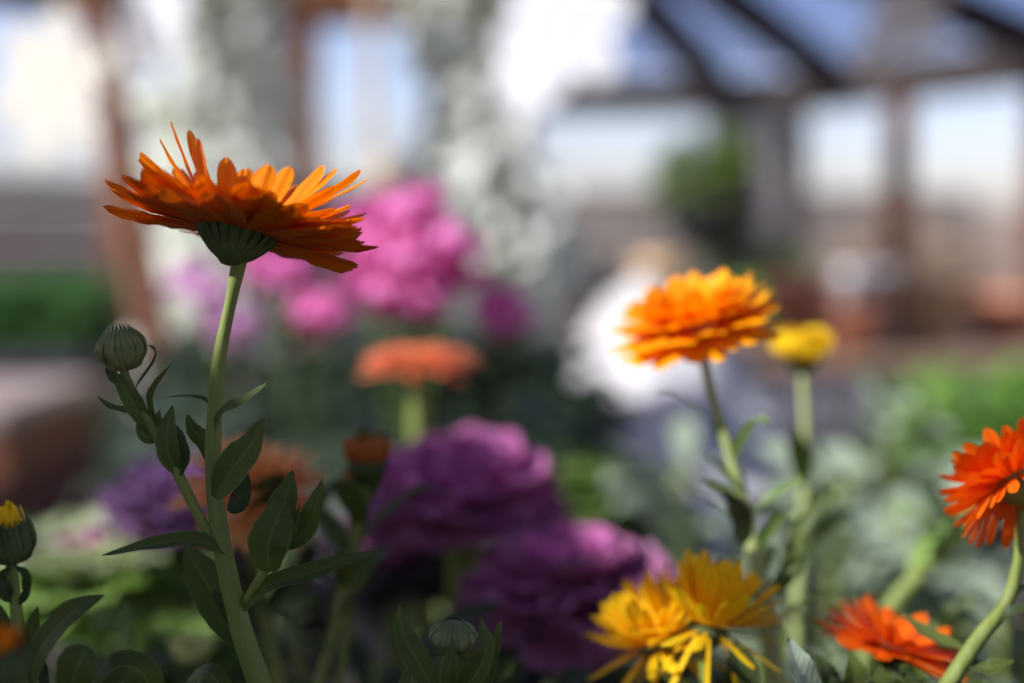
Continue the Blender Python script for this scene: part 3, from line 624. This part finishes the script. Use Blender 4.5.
# ------------------------------------------------------------------ raised bed
bx0, bx1, by0, by1 = -.50, .75, .20, 1.30
root = empty('raised_bed', ((bx0 + bx1) / 2, (by0 + by1) / 2, 0), 'timber raised bed filled with soil that holds all the flowers', 'raised bed')
for (a, b) in (((bx0, by0), (bx1, by0)), ((bx1, by0), (bx1, by1)), ((bx1, by1), (bx0, by1)), ((bx0, by1), (bx0, by0))):
    for k in range(5):
        z = .1 + k * .2; mb = MB(); beam(mb, (a[0], a[1], z), (b[0], b[1], z), .03, .196); mb.build('board', M['bedwood'], root, False)
mb = MB(); N = 24
V = []; rr = random.Random(1)
for i in range(N):
    for j in range(N): V.append((bx0 + .01 + (bx1 - bx0 - .02) * i / (N - 1), by0 + .01 + (by1 - by0 - .02) * j / (N - 1), SOIL - .012 + rr.uniform(0, .012)))
mb.add(V, [(i * N + j, (i + 1) * N + j, (i + 1) * N + j + 1, i * N + j + 1) for i in range(N - 1) for j in range(N - 1)])
b0 = len(mb.v); box(mb, (bx0 + .01, by0 + .01, .9), (bx1 - .01, by1 - .01, SOIL - .02)); mb.build('soil', M['soil'], root, False)

# ------------------------------------------------------------------ greenhouse shell
ZE = 1.95; ZS = .92; AP = np.array([-.13, 3.84, 2.50])
poly = [(-2.3, -1.6), (-2.3, 2.2), (-1.03, 3.76), (-.56, 3.84), (.02, 3.90), (.06, 6.6), (.93, 6.55), (1.28, 6.50), (1.58, 5.85), (1.95, 5.25), (2.5, 3.7), (2.6, -1.6)]
def st(name, mb, mat, smooth=False, parent=None):
    o = mb.build(name, mat, parent, smooth); 
    if parent is None: o['kind'] = 'structure'
    return o
mb = MB(); box(mb, (-2.5, -1.8, -.1), (2.8, 6.8, 0)); st('floor', mb, M['concrete'])
mb = MB(); box(mb, (-60, -30, -.25), (60, 120, -.11)); st('ground', mb, M['earth'])
tn = 0
segs = list(zip(poly[:-1], poly[1:])) + [(poly[-1], poly[0])]
sides = ['left', 'left_corner', 'left_back', 'back_left', 'recess', 'back', 'back_corner', 'right_corner', 'right_bay', 'right_back', 'right', 'front']
for i, (a, b) in enumerate(segs):
    A = np.array([a[0], a[1], 0.]); B_ = np.array([b[0], b[1], 0.])
    mb = MB(); beam(mb, A + [0, 0, ZS / 2], B_ + [0, 0, ZS / 2], .08, ZS); st('wall_' + sides[i], mb, M['panel'])
    # window: sill and head rails with a pane between
    mb = MB(); beam(mb, A + [0, 0, ZS + .025], B_ + [0, 0, ZS + .025], .13, .05); w = mb.build('window_%d' % (i + 1), M['timber'], None, False); w['kind'] = 'structure'
    t = nrm(B_ - A); L = np.linalg.norm(B_ - A)
    if i == 6:
        mb = MB()
        for k in range(5):
            q0 = A + t * L * (k + .06) / 5; q1 = A + t * L * (k + .94) / 5; zc = (ZS + ZE) / 2 + .02
            beam(mb, q0 + [0, 0, zc], q1 + [0, 0, zc], .02, ZE - ZS - .1)
        mb.build('boarding', M['panel'], w, False)
    else:
        mb = MB(); zc = (ZS + .05 + ZE) / 2; beam(mb, A + [0, 0, zc], B_ + [0, 0, zc], .006, ZE - ZS - .08, c=.0005)
        mb.build('glass_pane', M['glass'], w, False)
    tn += 1; zt_ = ZE + (.02 if i >= 4 else .01); mb = MB(); beam(mb, A + [0, 0, zt_], B_ + [0, 0, zt_], .11, .12 if i < 5 else .17); st('trim_%d' % tn, mb, M['darktimber'] if i >= 4 else M['benchwood'])
for i, a in enumerate(poly):
    tn += 1; w = .085 if i not in (7, 8, 9) else .10
    mb = MB(); beam(mb, (a[0], a[1], 0), (a[0], a[1], ZE), w, w, up=(0, 1, 0)); st('trim_%d' % tn, mb, M['darktimber'] if i in (6, 7) else M['timber'])
# roof: rafters and panes rising to the peak and the ridge
ridge0 = np.array([-.13, -1.6, 2.50])
def peak(p):
    if p[1] >= 3.8: return AP
    return np.array([AP[0], max(p[1], -1.6), 2.50])
E = [np.array([p[0], p[1], ZE + .07]) for p in poly]
mb = MB(); beam(mb, ridge0, AP, .08, .14); tn += 1; st('trim_%d' % tn, mb, M['darktimber'])
raf = E[6:7] + [(E[7] + E[8]) * .5 + np.array([-.03, .1, 0])] + E[9:] + [np.array([2.55, 1.8, ZE + .07]), np.array([2.57, .2, ZE + .07]), np.array([-2.3, 1.25, ZE + .07]), np.array([-2.3, -.5, ZE + .07])]
for e in raf:
    mb = MB(); beam(mb, e, peak(e) + [0, 0, -.0], .12, .13); tn += 1; st('trim_%d' % tn, mb, M['darktimber'])
roof = MB()
for i in range(len(poly) - 1):
    a, b = E[i] + [0, 0, .055], E[i + 1] + [0, 0, .055]; pa, pb_ = peak(a) + [0, 0, .06], peak(b) + [0, 0, .06]
    if np.linalg.norm(pa - pb_) < 1e-3: roof.add([a, b, pa], [(0, 1, 2)])
    else: roof.add([a, b, pb_, pa], [(0, 1, 2, 3)])
st('ceiling', roof, M['roofglass'])

# ------------------------------------------------------------------ hanging things
def roof_z(x): return 2.555 - (abs(x + .13) * (.48 / 2.17 if x < -.13 else .48 / 2.7))
def snowflake(c, R, mat, label, yaw, seed, ztop, th=.004):
    c = np.asarray(c, float); ztop = roof_z(c[0]); rr = random.Random(seed); root = empty('snowflake_ornament', c, label, 'snowflake', 'snowflakes hanging from the roof')
    mb = MB(); a = np.array([math.cos(yaw), math.sin(yaw), 0]); u = np.array([0, 0, 1.0]); n = np.cross(a, u)
    for k in range(6):
        an = k * PI / 3 + .26; dd = a * math.cos(an) + u * math.sin(an); e = a * -math.sin(an) + u * math.cos(an)
        beam(mb, c, c + dd * R, R * (.24 if mat == 'snow' else .16), th, up=n, c=.0008)
        for f, l in ((.42, .40), (.68, .30)):
            for s in (-1, 1): beam(mb, c + dd * R * f, c + dd * R * f + (dd * .55 + e * s * .83) * R * l, R * (.22 if mat == 'snow' else .14), th, up=n, c=.0008)
        # petals of the inner rosette
        beam(mb, c + dd * R * .05, c + dd * R * .46, R * .46, th * .9, up=n, c=.0008)
    mb.build('flake', M[mat], root, False)
    mb = MB(); tube(mb, [c + u * R * .9, np.array([c[0], c[1], ztop])], [.0008, .0008], 2, 5); mb.build('thread', M['rope'], root)
snowflake(at(562, 24, 2.3), .125, 'snow', 'large white snowflake against the sky at the top middle', -.45, 1, 2.35)
snowflake(at(528, 72, 2.5), .09, 'snow', 'white snowflake hanging just below and left of the top middle one', -.8, 6, 2.38)
snowflake(at(50, 85, 1.9), .11, 'creamflake', 'large cream snowflake at the left edge against the sky', -.45, 2, 2.2)
snowflake(at(150, 18, 2.4), .10, 'snow', 'white snowflake at the top left above the tall orange marigold', -.6, 3, 2.28)
snowflake(at(905, 18, 2.7), .085, 'creamflake', 'beige snowflake under the roof glass at the top right', -.5, 4, 2.35)
snowflake(at(868, 62, 3.2), .06, 'creamflake', 'small beige snowflake just left of and below the top right one', -.7, 5, 2.35)
mb = MB(); p = at(370, 40, 2.3); tube(mb, [(p[0], p[1], roof_z(p[0])), p, at(372, 120, 2.3), at(384, 165, 2.3)], [.009] * 4, 16, 8, 5)
lathe(mb, at(384, 168, 2.3), [(.004, .02), (.018, .01), (.022, -.005), (.016, -.05), (.006, -.09), (.002, -.095)], 14); tag(mb.build('macrame_tassel', M['rope'], None, loc=p), 'tan cord with a tassel hanging before the window above the pink flowers', 'cord')
# hanging basket
c = at(712, 215, 4.0); root = empty('hanging_basket', c, 'hanging basket of leafy green plants in a dark bowl under the roof', 'hanging basket')
mb = MB(); lathe(mb, c, [(.04, -.11), (.10, -.08), (.135, 0), (.14, .03), (.145, .035), (.13, .035), (.02, .02)], 28); mb.build('bowl', M['blackpot'], root)
rr = random.Random(3); mb = MB()
for k in range(420):
    th = rr.random() * 6.28; ph = rr.random() ** .7; u = np.array([math.cos(th), math.sin(th), 0]); r = rr.random() ** .5 * .13
    p = c + np.array([-.02, 0, .04]) + u * r + np.array([0, 0, rr.uniform(-.10 if r > .12 else .0, .20 * (1 - (r / .2) ** 2))]); l = rr.uniform(.035, .06)
    blade(mb, [p, p + u * l * .5 + [0, 0, l * .2], p + u * l + [0, 0, -l * .2 + rr.uniform(-.01, .02)]], l * .6, nrm([rr.gauss(0, .4), -.4, 1]), 'leaf', 5, 3)
mb.build('foliage', M['basket'], root)
for k in range(3):
    th = k * 2.09 + .5; mb = MB(); tube(mb, [c + [math.cos(th) * .14, math.sin(th) * .14, .035], c + [0, 0, .48]], [.002, .002], 2, 5); mb.build('wire', M['wire'], root)
mb = MB(); tube(mb, [c + [0, 0, .48], c + [0, 0, .72]], [.0025, .0025], 2, 6); mb.build('hook', M['wire'], root)

# pale climbing plants trained up posts
def climber(label, path, r, seed, nl=900, base=None):
    """tall plant of creamy leaves on a woody stem, rooted in a pot on the floor"""
    P = curve(path, 40); b0 = P[0]; root = empty('variegated_climber', (b0[0], b0[1], 0), label, 'climbing plant', 'pale variegated climbers')
    mb = MB(); lathe(mb, (b0[0], b0[1], 0), [(.11, 0), (.12, .02), (.16, .30), (.175, .30), (.175, .34), (.155, .34), (.15, .30), (.01, .29)], 28); mb.build('pot', M['greypot'], root)
    mb = MB(); tube(mb, [(b0[0], b0[1], .28)] + list(path), [.02] + [.014] * len(path), 40, 10, 4); mb.build('stem', M['bark'], root)
    rr = random.Random(seed); pool = MB(); tw = MB()
    for k in range(nl):
        t = rr.random(); q = P[int(t * 39)]; th = rr.random() * 6.28; u = np.array([math.cos(th), math.sin(th), 0]); rad = r * rr.random() ** .55 * (.8 + .4 * math.sin(t * 17 + seed))
        p = q + u * rad + np.array([0, 0, rr.gauss(0, .03)]); l = rr.uniform(.05, .095); dn_ = rr.uniform(-.9, .2)
        blade(pool, [p, p + u * l * .5 + [0, 0, dn_ * l * .3], p + u * l * .7 + [0, 0, dn_ * l]], l * .62, nrm([rr.gauss(-.4, .6), rr.gauss(-.8, .4), .5]), 'leaf', 5, 3, .15)
        if k % 9 == 0: tube(tw, [q, p], [.003, .002], 3, 5)
    tag(pool.build('foliage', M['palevar'], root), kind='stuff'); tw.build('twigs', M['bark'], root)
p = lambda px, d_, z_: np.array([(px - 512) / FPX * d_, d_, z_])
climber('tall pale-leaved climber behind the left of the orange marigold', [p(215, 2.7, .35), p(205, 2.7, .9), p(210, 2.7, 1.3), p(215, 2.7, 1.7), p(220, 2.7, 2.1)], .10, 2, 1200)
climber('tall pale-leaved climber between the left windows and the open sky window', [p(545, 2.9, .35), p(535, 2.9, .9), p(510, 2.9, 1.2), p(480, 2.9, 1.45), p(465, 2.9, 1.8), p(470, 2.9, 2.15)], .125, 5, 1700)

# ------------------------------------------------------------------ benches
def bench(name, x0, x1, y0, y1, zt, label, topm='benchtop', fm='benchwood', apron=.14):
    root = empty(name, ((x0 + x1) / 2, (y0 + y1) / 2, 0), label, 'bench')
    n = max(3, int((y1 - y0) / .14))
    for k in range(n):
        ya = y0 + (y1 - y0) * k / n; mb = MB(); box(mb, (x0, ya + .003, zt - .03), (x1, ya + (y1 - y0) / n - .003, zt)); mb.build('top_board', M[topm], root, False)
    for (a, b) in (((x0, y0 + .03), (x1, y0 + .03)), ((x0, y1 - .03), (x1, y1 - .03)), ((x0 + .03, y0 + .05), (x0 + .03, y1 - .05)), ((x1 - .03, y0 + .05), (x1 - .03, y1 - .05))):
        mb = MB(); beam(mb, (a[0], a[1], zt - .031 - apron / 2), (b[0], b[1], zt - .031 - apron / 2), .03, apron); mb.build('apron', M[fm], root, False)
    for x in (x0 + .08, x1 - .08):
        for y in (y0 + .08, y1 - .08):
            mb = MB(); beam(mb, (x, y, 0), (x, y, zt - .032), .07, .07, up=(0, 1, 0)); mb.build('leg', M[fm], root, False)
    mb = MB(); box(mb, (x0 + .05, y0 + .06, .30), (x1 - .05, y1 - .06, .33)); mb.build('shelf', M[fm], root, False)
    return root
bench('potting_bench', -1.9, -.78, 2.15, 3.15, 1.08, 'wooden potting bench with a pale weathered top on the left', apron=.09)
bench('plant_bench', .50, 2.3, 3.0, 3.9, 1.08, 'wooden plant bench along the right wall holding pots', topm='bedwood', fm='panel')
bench('low_plant_bench', .07, .56, 1.72, 2.7, .92, 'low wooden bench in the middle under the white cloth')
bench('back_bench', .35, 1.25, 5.2, 6.2, .95, 'dark bench against the back wall under the hanging basket', 'greywood', 'darktimber')
# seedlings tray on potting bench
def tray(x, y, z, w, dpt, label, mat, seed, h=.11):
    root = empty('seedling_tray', (x, y, z), label, 'seedling tray', 'seedling trays on the potting bench')
    mb = MB(); t = .004
    box(mb, (x - w / 2, y - dpt / 2, z), (x + w / 2, y + dpt / 2, z + .006))
    for a in ((x - w / 2, y - dpt / 2, x + w / 2, y - dpt / 2 + t), (x - w / 2, y + dpt / 2 - t, x + w / 2, y + dpt / 2), (x - w / 2, y - dpt / 2, x - w / 2 + t, y + dpt / 2), (x + w / 2 - t, y - dpt / 2, x + w / 2, y + dpt / 2)):
        box(mb, (a[0], a[1], z), (a[2], a[3], z + .05))
    mb.build('tray', M['blackpot'], root, False)
    mb = MB(); box(mb, (x - w / 2 + t, y - dpt / 2 + t, z + .006), (x + w / 2 - t, y + dpt / 2 - t, z + .04)); mb.build('soil', M['soil'], root, False)
    rr = random.Random(seed); mb = MB()
    for k in range(420):
        p = np.array([x + rr.uniform(-.47, .47) * w, y + rr.uniform(-.47, .47) * dpt, z + .05 + rr.random() * h]); th = rr.random() * 6.28; u = np.array([math.cos(th), math.sin(th), .3]); l = rr.uniform(.03, .06)
        blade(mb, [p - [0, 0, .02], p + u * l * .5, p + u * l], l * .5, (0, -.4, 1), 'leaf', 5, 3, .2)
    tag(mb.build('seedlings', M[mat], root), kind='stuff')
tray(-.95, 2.86, 1.08, .30, .40, 'seedling tray nearest the rust-brown urn on the left bench', 'seedling', 1, .13)
tray(-1.30, 2.88, 1.08, .32, .40, 'seedling tray at the left edge of the picture on the left bench', 'seedling', 2, .11)
tray(-1.66, 2.88, 1.08, .32, .40, 'seedling tray at the far end of the left bench', 'seedling', 3, .12)
# urn
pu = p(150, 2.35, 0)
c = (pu[0] + .02, 2.45 + .9, 0)
c = (-.76 , 3.35, 0)
root = empty('plant_urn', (-.80, 3.38, 0), 'tall rust-brown urn standing between the potting bench and the left window', 'urn')
mb = MB(); lathe(mb, (-.82, 3.38, 0), [(.10, 0), (.12, .03), (.07, .12), (.09, .35), (.15, .75), (.17, 1.0), (.16, 1.2), (.13, 1.30), (.16, 1.34), (.155, 1.36), (.11, 1.33), (.02, 1.25)], 36); mb.build('vase', M['urn'], root)
# leaning brown pole near the left post
mb = MB(); beam(mb, at(152, 330, 2.1) + [0, 0, -.0], at(98, 20, 2.35), .045, .03, c=.005); 
q0 = at(152, 330, 2.1); q1 = at(98, 20, 2.35)
mb = MB(); t = (q0 - q1) / (q0 - q1)[2]; ft = q0 - t * (q0[2]); tp = q1 + t * (2.12 - q1[2]); beam(mb, ft, tp, .05, .035, c=.005)
tag(mb.build('leaning_board', M['benchwood'], None, False, loc=ft), 'brown timber board leaning beside the left bench', 'board')

bench('middle_bench', -.44, .04, 1.42, 1.90, .84, 'wooden bench behind the pink cyclamens', fm='darktimber', topm='darktimber')
# white cloth heap on the low bench
root_c = (.30, 2.25, .92)
mb = MB(); NX, NY = 60, 60; V = []
rr = random.Random(5)
for i in range(NX):
    for j in range(NY):
        u = i / (NX - 1); v = j / (NY - 1); x = .065 + .375 * u; y = 1.80 + .78 * v
        hx = min(1, math.sin(PI * min(1, max(0, u))) ** .45 * 1.05); hy = min(1, (v / .55)) ** 1.0 if v < .55 else 1 - .15 * (v - .55)
        hy *= 1 if v < .92 else max(0, (1 - v) / .08)
        z = .928 + .33 * hx * hy * (1 - .30 * max(0, u - .45)) + .014 * math.sin(9 * u + 5 * v * v + 3) * hx * hy + .010 * math.sin(21 * u - 13 * v) * hx * hy + .006 * math.sin(31 * v + 10 * u)*hx
        V.append((x + .01 * math.sin(8 * v), y + .012 * math.sin(11 * u), z))
mb.add(V, [(i * NY + j, (i + 1) * NY + j, (i + 1) * NY + j + 1, i * NY + j + 1) for i in range(NX - 1) for j in range(NY - 1)])
o = mb.build('frost_cloth', M['cloth'], None, True, loc=root_c); tag(o, 'white frost cloth draped over plants on the low middle bench', 'cloth')
so = o.modifiers.new('thickness', 'SOLIDIFY'); so.thickness = .003

# pots on the right bench and back bench
def pot(px, d_, zb, r, h, label, mat='terracotta', plant=None, seed=0, ph=.12, pr=1.3, name='plant_pot', group='pots on the benches', cat='pot', nl=160):
    x = (px - 512) / FPX * d_; root = empty(name, (x, d_, zb), label, cat, group)
    mb = MB(); lathe(mb, (x, d_, zb), [(r * .62, 0), (r * .68, h * .03), (r * .93, h * .78), (r, h * .79), (r * 1.03, h), (r * .93, h), (r * .9, h * .85), (r * .05, h * .84)], 32); mb.build('pot', M[mat], root)
    if plant:
        rr = random.Random(seed); mb = MB()
        for k in range(nl):
            th = rr.random() * 6.28; u = np.array([math.cos(th), math.sin(th), 0]); q = r * pr * rr.random() ** .5
            p_ = np.array([x, d_, zb + h * .84]) + u * q + [0, 0, ph * rr.random() * (1 - .5 * (q / (r * pr)) ** 2)]; l = rr.uniform(.04, .075)
            blade(mb, [p_, p_ + u * l * .5 + [0, 0, l * .3], p_ + u * l + [0, 0, l * rr.uniform(-.2, .5)]], l * .45, (0, -.4, 1), 'leaf', 5, 3, .2)
        tag(mb.build('foliage', M[plant], root), kind='stuff')
        mb = MB(); tube(mb, [(x, d_, zb + h * .82), (x, d_, zb + h * .84 + ph * .8)], [.006, .003], 6, 6); mb.build('stem', M['stemdark'], root)
    return root
GD = 'dark leafy shrubs behind the cyclamens'  # dark leafy mass added to stand in for the shaded bench area
for i, (px, d_, lab) in enumerate([(235, 1.62, 'dark evergreen shrub left of centre behind the lilac cyclamen'), (385, 1.60, 'dark evergreen shrub behind the dense pink cyclamen'), (500, 1.66, 'dark evergreen shrub behind the mauve-pink cyclamen')]):
    pot(px, d_, .84, .085, .16, lab, 'blackpot', 'evergreen', 40 + i, .27, 1.35, name='evergreen_shrub', group=GD, cat='shrub', nl=700)

pot(795, 3.35, 1.08, .085, .17, 'terracotta pot at the left end of the right bench, right behind the bright orange marigold'.replace(', right behind the bright orange marigold', ', above the yellow bud'), seed=1)
pot(850, 3.20, 1.08, .075, .11, 'wide low terracotta pot beside the taller one on the right bench', seed=2)
pot(868, 3.62, 1.08, .075, .18, 'pale grey ceramic pot on the right bench behind the terracotta pots', 'greypot')
pot(925, 3.35, 1.08, .10, .17, 'tan wicker basket on the right bench', 'wicker', name='wicker_basket', cat='basket')
pot(1005, 3.5, 1.08, .10, .12, 'terracotta pot at the right edge of the right bench')
pot(985, 2.35, .78, .11, .20, 'black pot with a bushy bright green plant near the right bench', 'blackpot', 'bush', 9, .17, 1.2, name='potted_bush', cat='potted plant', nl=380)
pot(1230, 2.2, .78, .10, .20, 'black pot with a bushy green plant cut by the right edge', 'blackpot', 'bush', 10, .22, 1.3, name='potted_bush', cat='potted plant', nl=360)
bench('side_bench', .60, 1.25, 1.75, 2.5, .78, 'short bench on the right carrying the bushy green pots')
pot(600, 5.5, .95, .10, .26, 'black pot on the back bench seen above the white cloth', 'blackpot', seed=3)
pot(660, 5.6, .95, .10, .30, 'tan pot on the back bench below the hanging basket', 'wicker', seed=4)
pot(750, 5.45, .95, .13, .22, 'black pot with a dull green plant at the right end of the back bench', 'blackpot', 'leafdark', 14, .25, 1.1, name='potted_bush', cat='potted plant', nl=300)
pot(782, 5.0, .95 - .95, .16, .95, 'tall black planter with an olive shrub beside the grey boarding', 'blackpot', 'bush', 15, .50, .9, name='potted_bush', cat='potted plant', nl=300)

# ------------------------------------------------------------------ outside
root = empty('board_fence', (0, 9.5, -.11), 'grey horizontal board fence outside the windows', 'fence')
FA = [(-7, 5.6), (-3.2, 6.9), (.0, 9.8), (3.0, 10.6), (3.4, 10.7)]
for (a, b) in zip(FA[:-1], FA[1:]):
    for k in range(9):
        z = .0 + k * .195; mb = MB(); beam(mb, (a[0], a[1], z), (b[0], b[1], z), .025, .17); mb.build('board', M['greywood'], root, False)
for a in FA:
    mb = MB(); beam(mb, (a[0], a[1] + .06, -.11), (a[0], a[1] + .06, 1.66), .1, .1, up=(0, 1, 0)); mb.build('post', M['greywood'], root, False)
mb = MB(); V = []; NX = 60; rr = random.Random(4)
for i in range(NX):
    x = -60 + 120 * i / (NX - 1); h = 1.9 + .5 * math.sin(x * .13 + 1) + .25 * math.sin(x * .5) + rr.uniform(-.1, .1)
    for j, (yy, f) in enumerate(((30, -.25), (38, .55), (46, .95), (56, 1.0), (75, .5))):
        V.append((x, yy + rr.uniform(-1, 1), (h * f if f > 0 else -.2)))
mb.add(V, [(i * 5 + j, (i + 1) * 5 + j, (i + 1) * 5 + j + 1, i * 5 + j + 1) for i in range(NX - 1) for j in range(4)]); st('hill', mb, M['hill'], True)
def bare_bush(x, y, h, r, label, seed):
    root = empty('bare_shrub', (x, y, -.11), label, 'shrub', 'bare winter shrubs outside')
    rr = random.Random(seed); mb = MB(); tw = MB()
    for k in range(8):
        th = k * .8; e = np.array([x + math.cos(th) * r * .5, y + math.sin(th) * r * .5, h * .7 - .11]); tube(mb, [(x, y, -.13), (x + math.cos(th) * r * .15, y + math.sin(th) * r * .15, h * .3), e], [.03, .02, .01], 6, 6)
    for k in range(380):
        th = rr.random() * 6.28; q = r * rr.random() ** .5; a = np.array([x + math.cos(th) * q * .4, y + math.sin(th) * q * .4, h * rr.uniform(.25, .7)]); b = np.array([x + math.cos(th) * q, y + math.sin(th) * q, h * rr.uniform(.55, 1) * (1 - .3 * (q / r) ** 2)])
        tube(tw, [a, (a + b) / 2 + [rr.gauss(0, .05), 0, .03], b], [.012, .009, .004], 4, 4)
    mb.build('branches', M['twig'], root); tw.build('twigs', M['twig'], root)
for i, (x, y, h, r, lab) in enumerate([(4.0, 9.6, 1.75, .55, 'bare brown shrub outside the right windows, next to the fence end'), (5.6, 10.2, 1.8, .9, 'bare brown shrub outside, seen through the window at the right edge'), (2.5, 9.0, 1.6, .7, 'bare brown shrub outside the narrow window left of the right post')]):
    bare_bush(x, y, h, r, lab, i)

# unseen solid blocker added left of the bed: throws its shade over the lower flowers
mb = MB(); box(mb, (-1.12, -1.5, 0), (-1.02, .15, 2.12)); st('wall_partition', mb, M['panel'])

# ------------------------------------------------------------------ light
w = bpy.data.worlds.new('World'); sc.world = w; w.use_nodes = True; nt = w.node_tree; nt.nodes.clear()
sky = nt.nodes.new('ShaderNodeTexSky'); sky.sky_type = 'NISHITA'; sky.sun_disc = False
sun_dir = nrm([-.708, -.365, .604])
sky.sun_elevation = math.asin(sun_dir[2]); sky.sun_rotation = math.atan2(sun_dir[0], sun_dir[1]); sky.air_density = 1.0; sky.dust_density = 1.2
bg = nt.nodes.new('ShaderNodeBackground'); bg.inputs[1].default_value = .20
wo = nt.nodes.new('ShaderNodeOutputWorld'); mxs = nt.nodes.new('ShaderNodeMix'); mxs.data_type = 'RGBA'; mxs.blend_type = 'MULTIPLY'; mxs.inputs[0].default_value = 1; mxs.inputs[7].default_value = (1.06, .93, 1.10, 1)
nt.links.new(sky.outputs[0], mxs.inputs[6]); nt.links.new(mxs.outputs[2], bg.inputs[0]); nt.links.new(bg.outputs[0], wo.inputs[0])
sd = bpy.data.lights.new('sun', 'SUN'); sd.energy = 17.0; sd.angle = math.radians(.6); sd.color = (1, .91, .78)
so_ = bpy.data.objects.new('sun', sd); col.objects.link(so_); so_.rotation_euler = Vector(tuple(sun_dir)).to_track_quat('Z', 'Y').to_euler()
so_.location = (-3, 2, 6)
sc.view_settings.view_transform = 'Standard'; sc.view_settings.look = 'None'; sc.view_settings.gamma = 1; sc.view_settings.use_curve_mapping = False
sc.view_settings.exposure = 0.1
sc.cycles.transparent_max_bounces = 24; sc.cycles.max_bounces = 10
for o in bpy.data.objects:
    if '_o' in o: del o['_o']
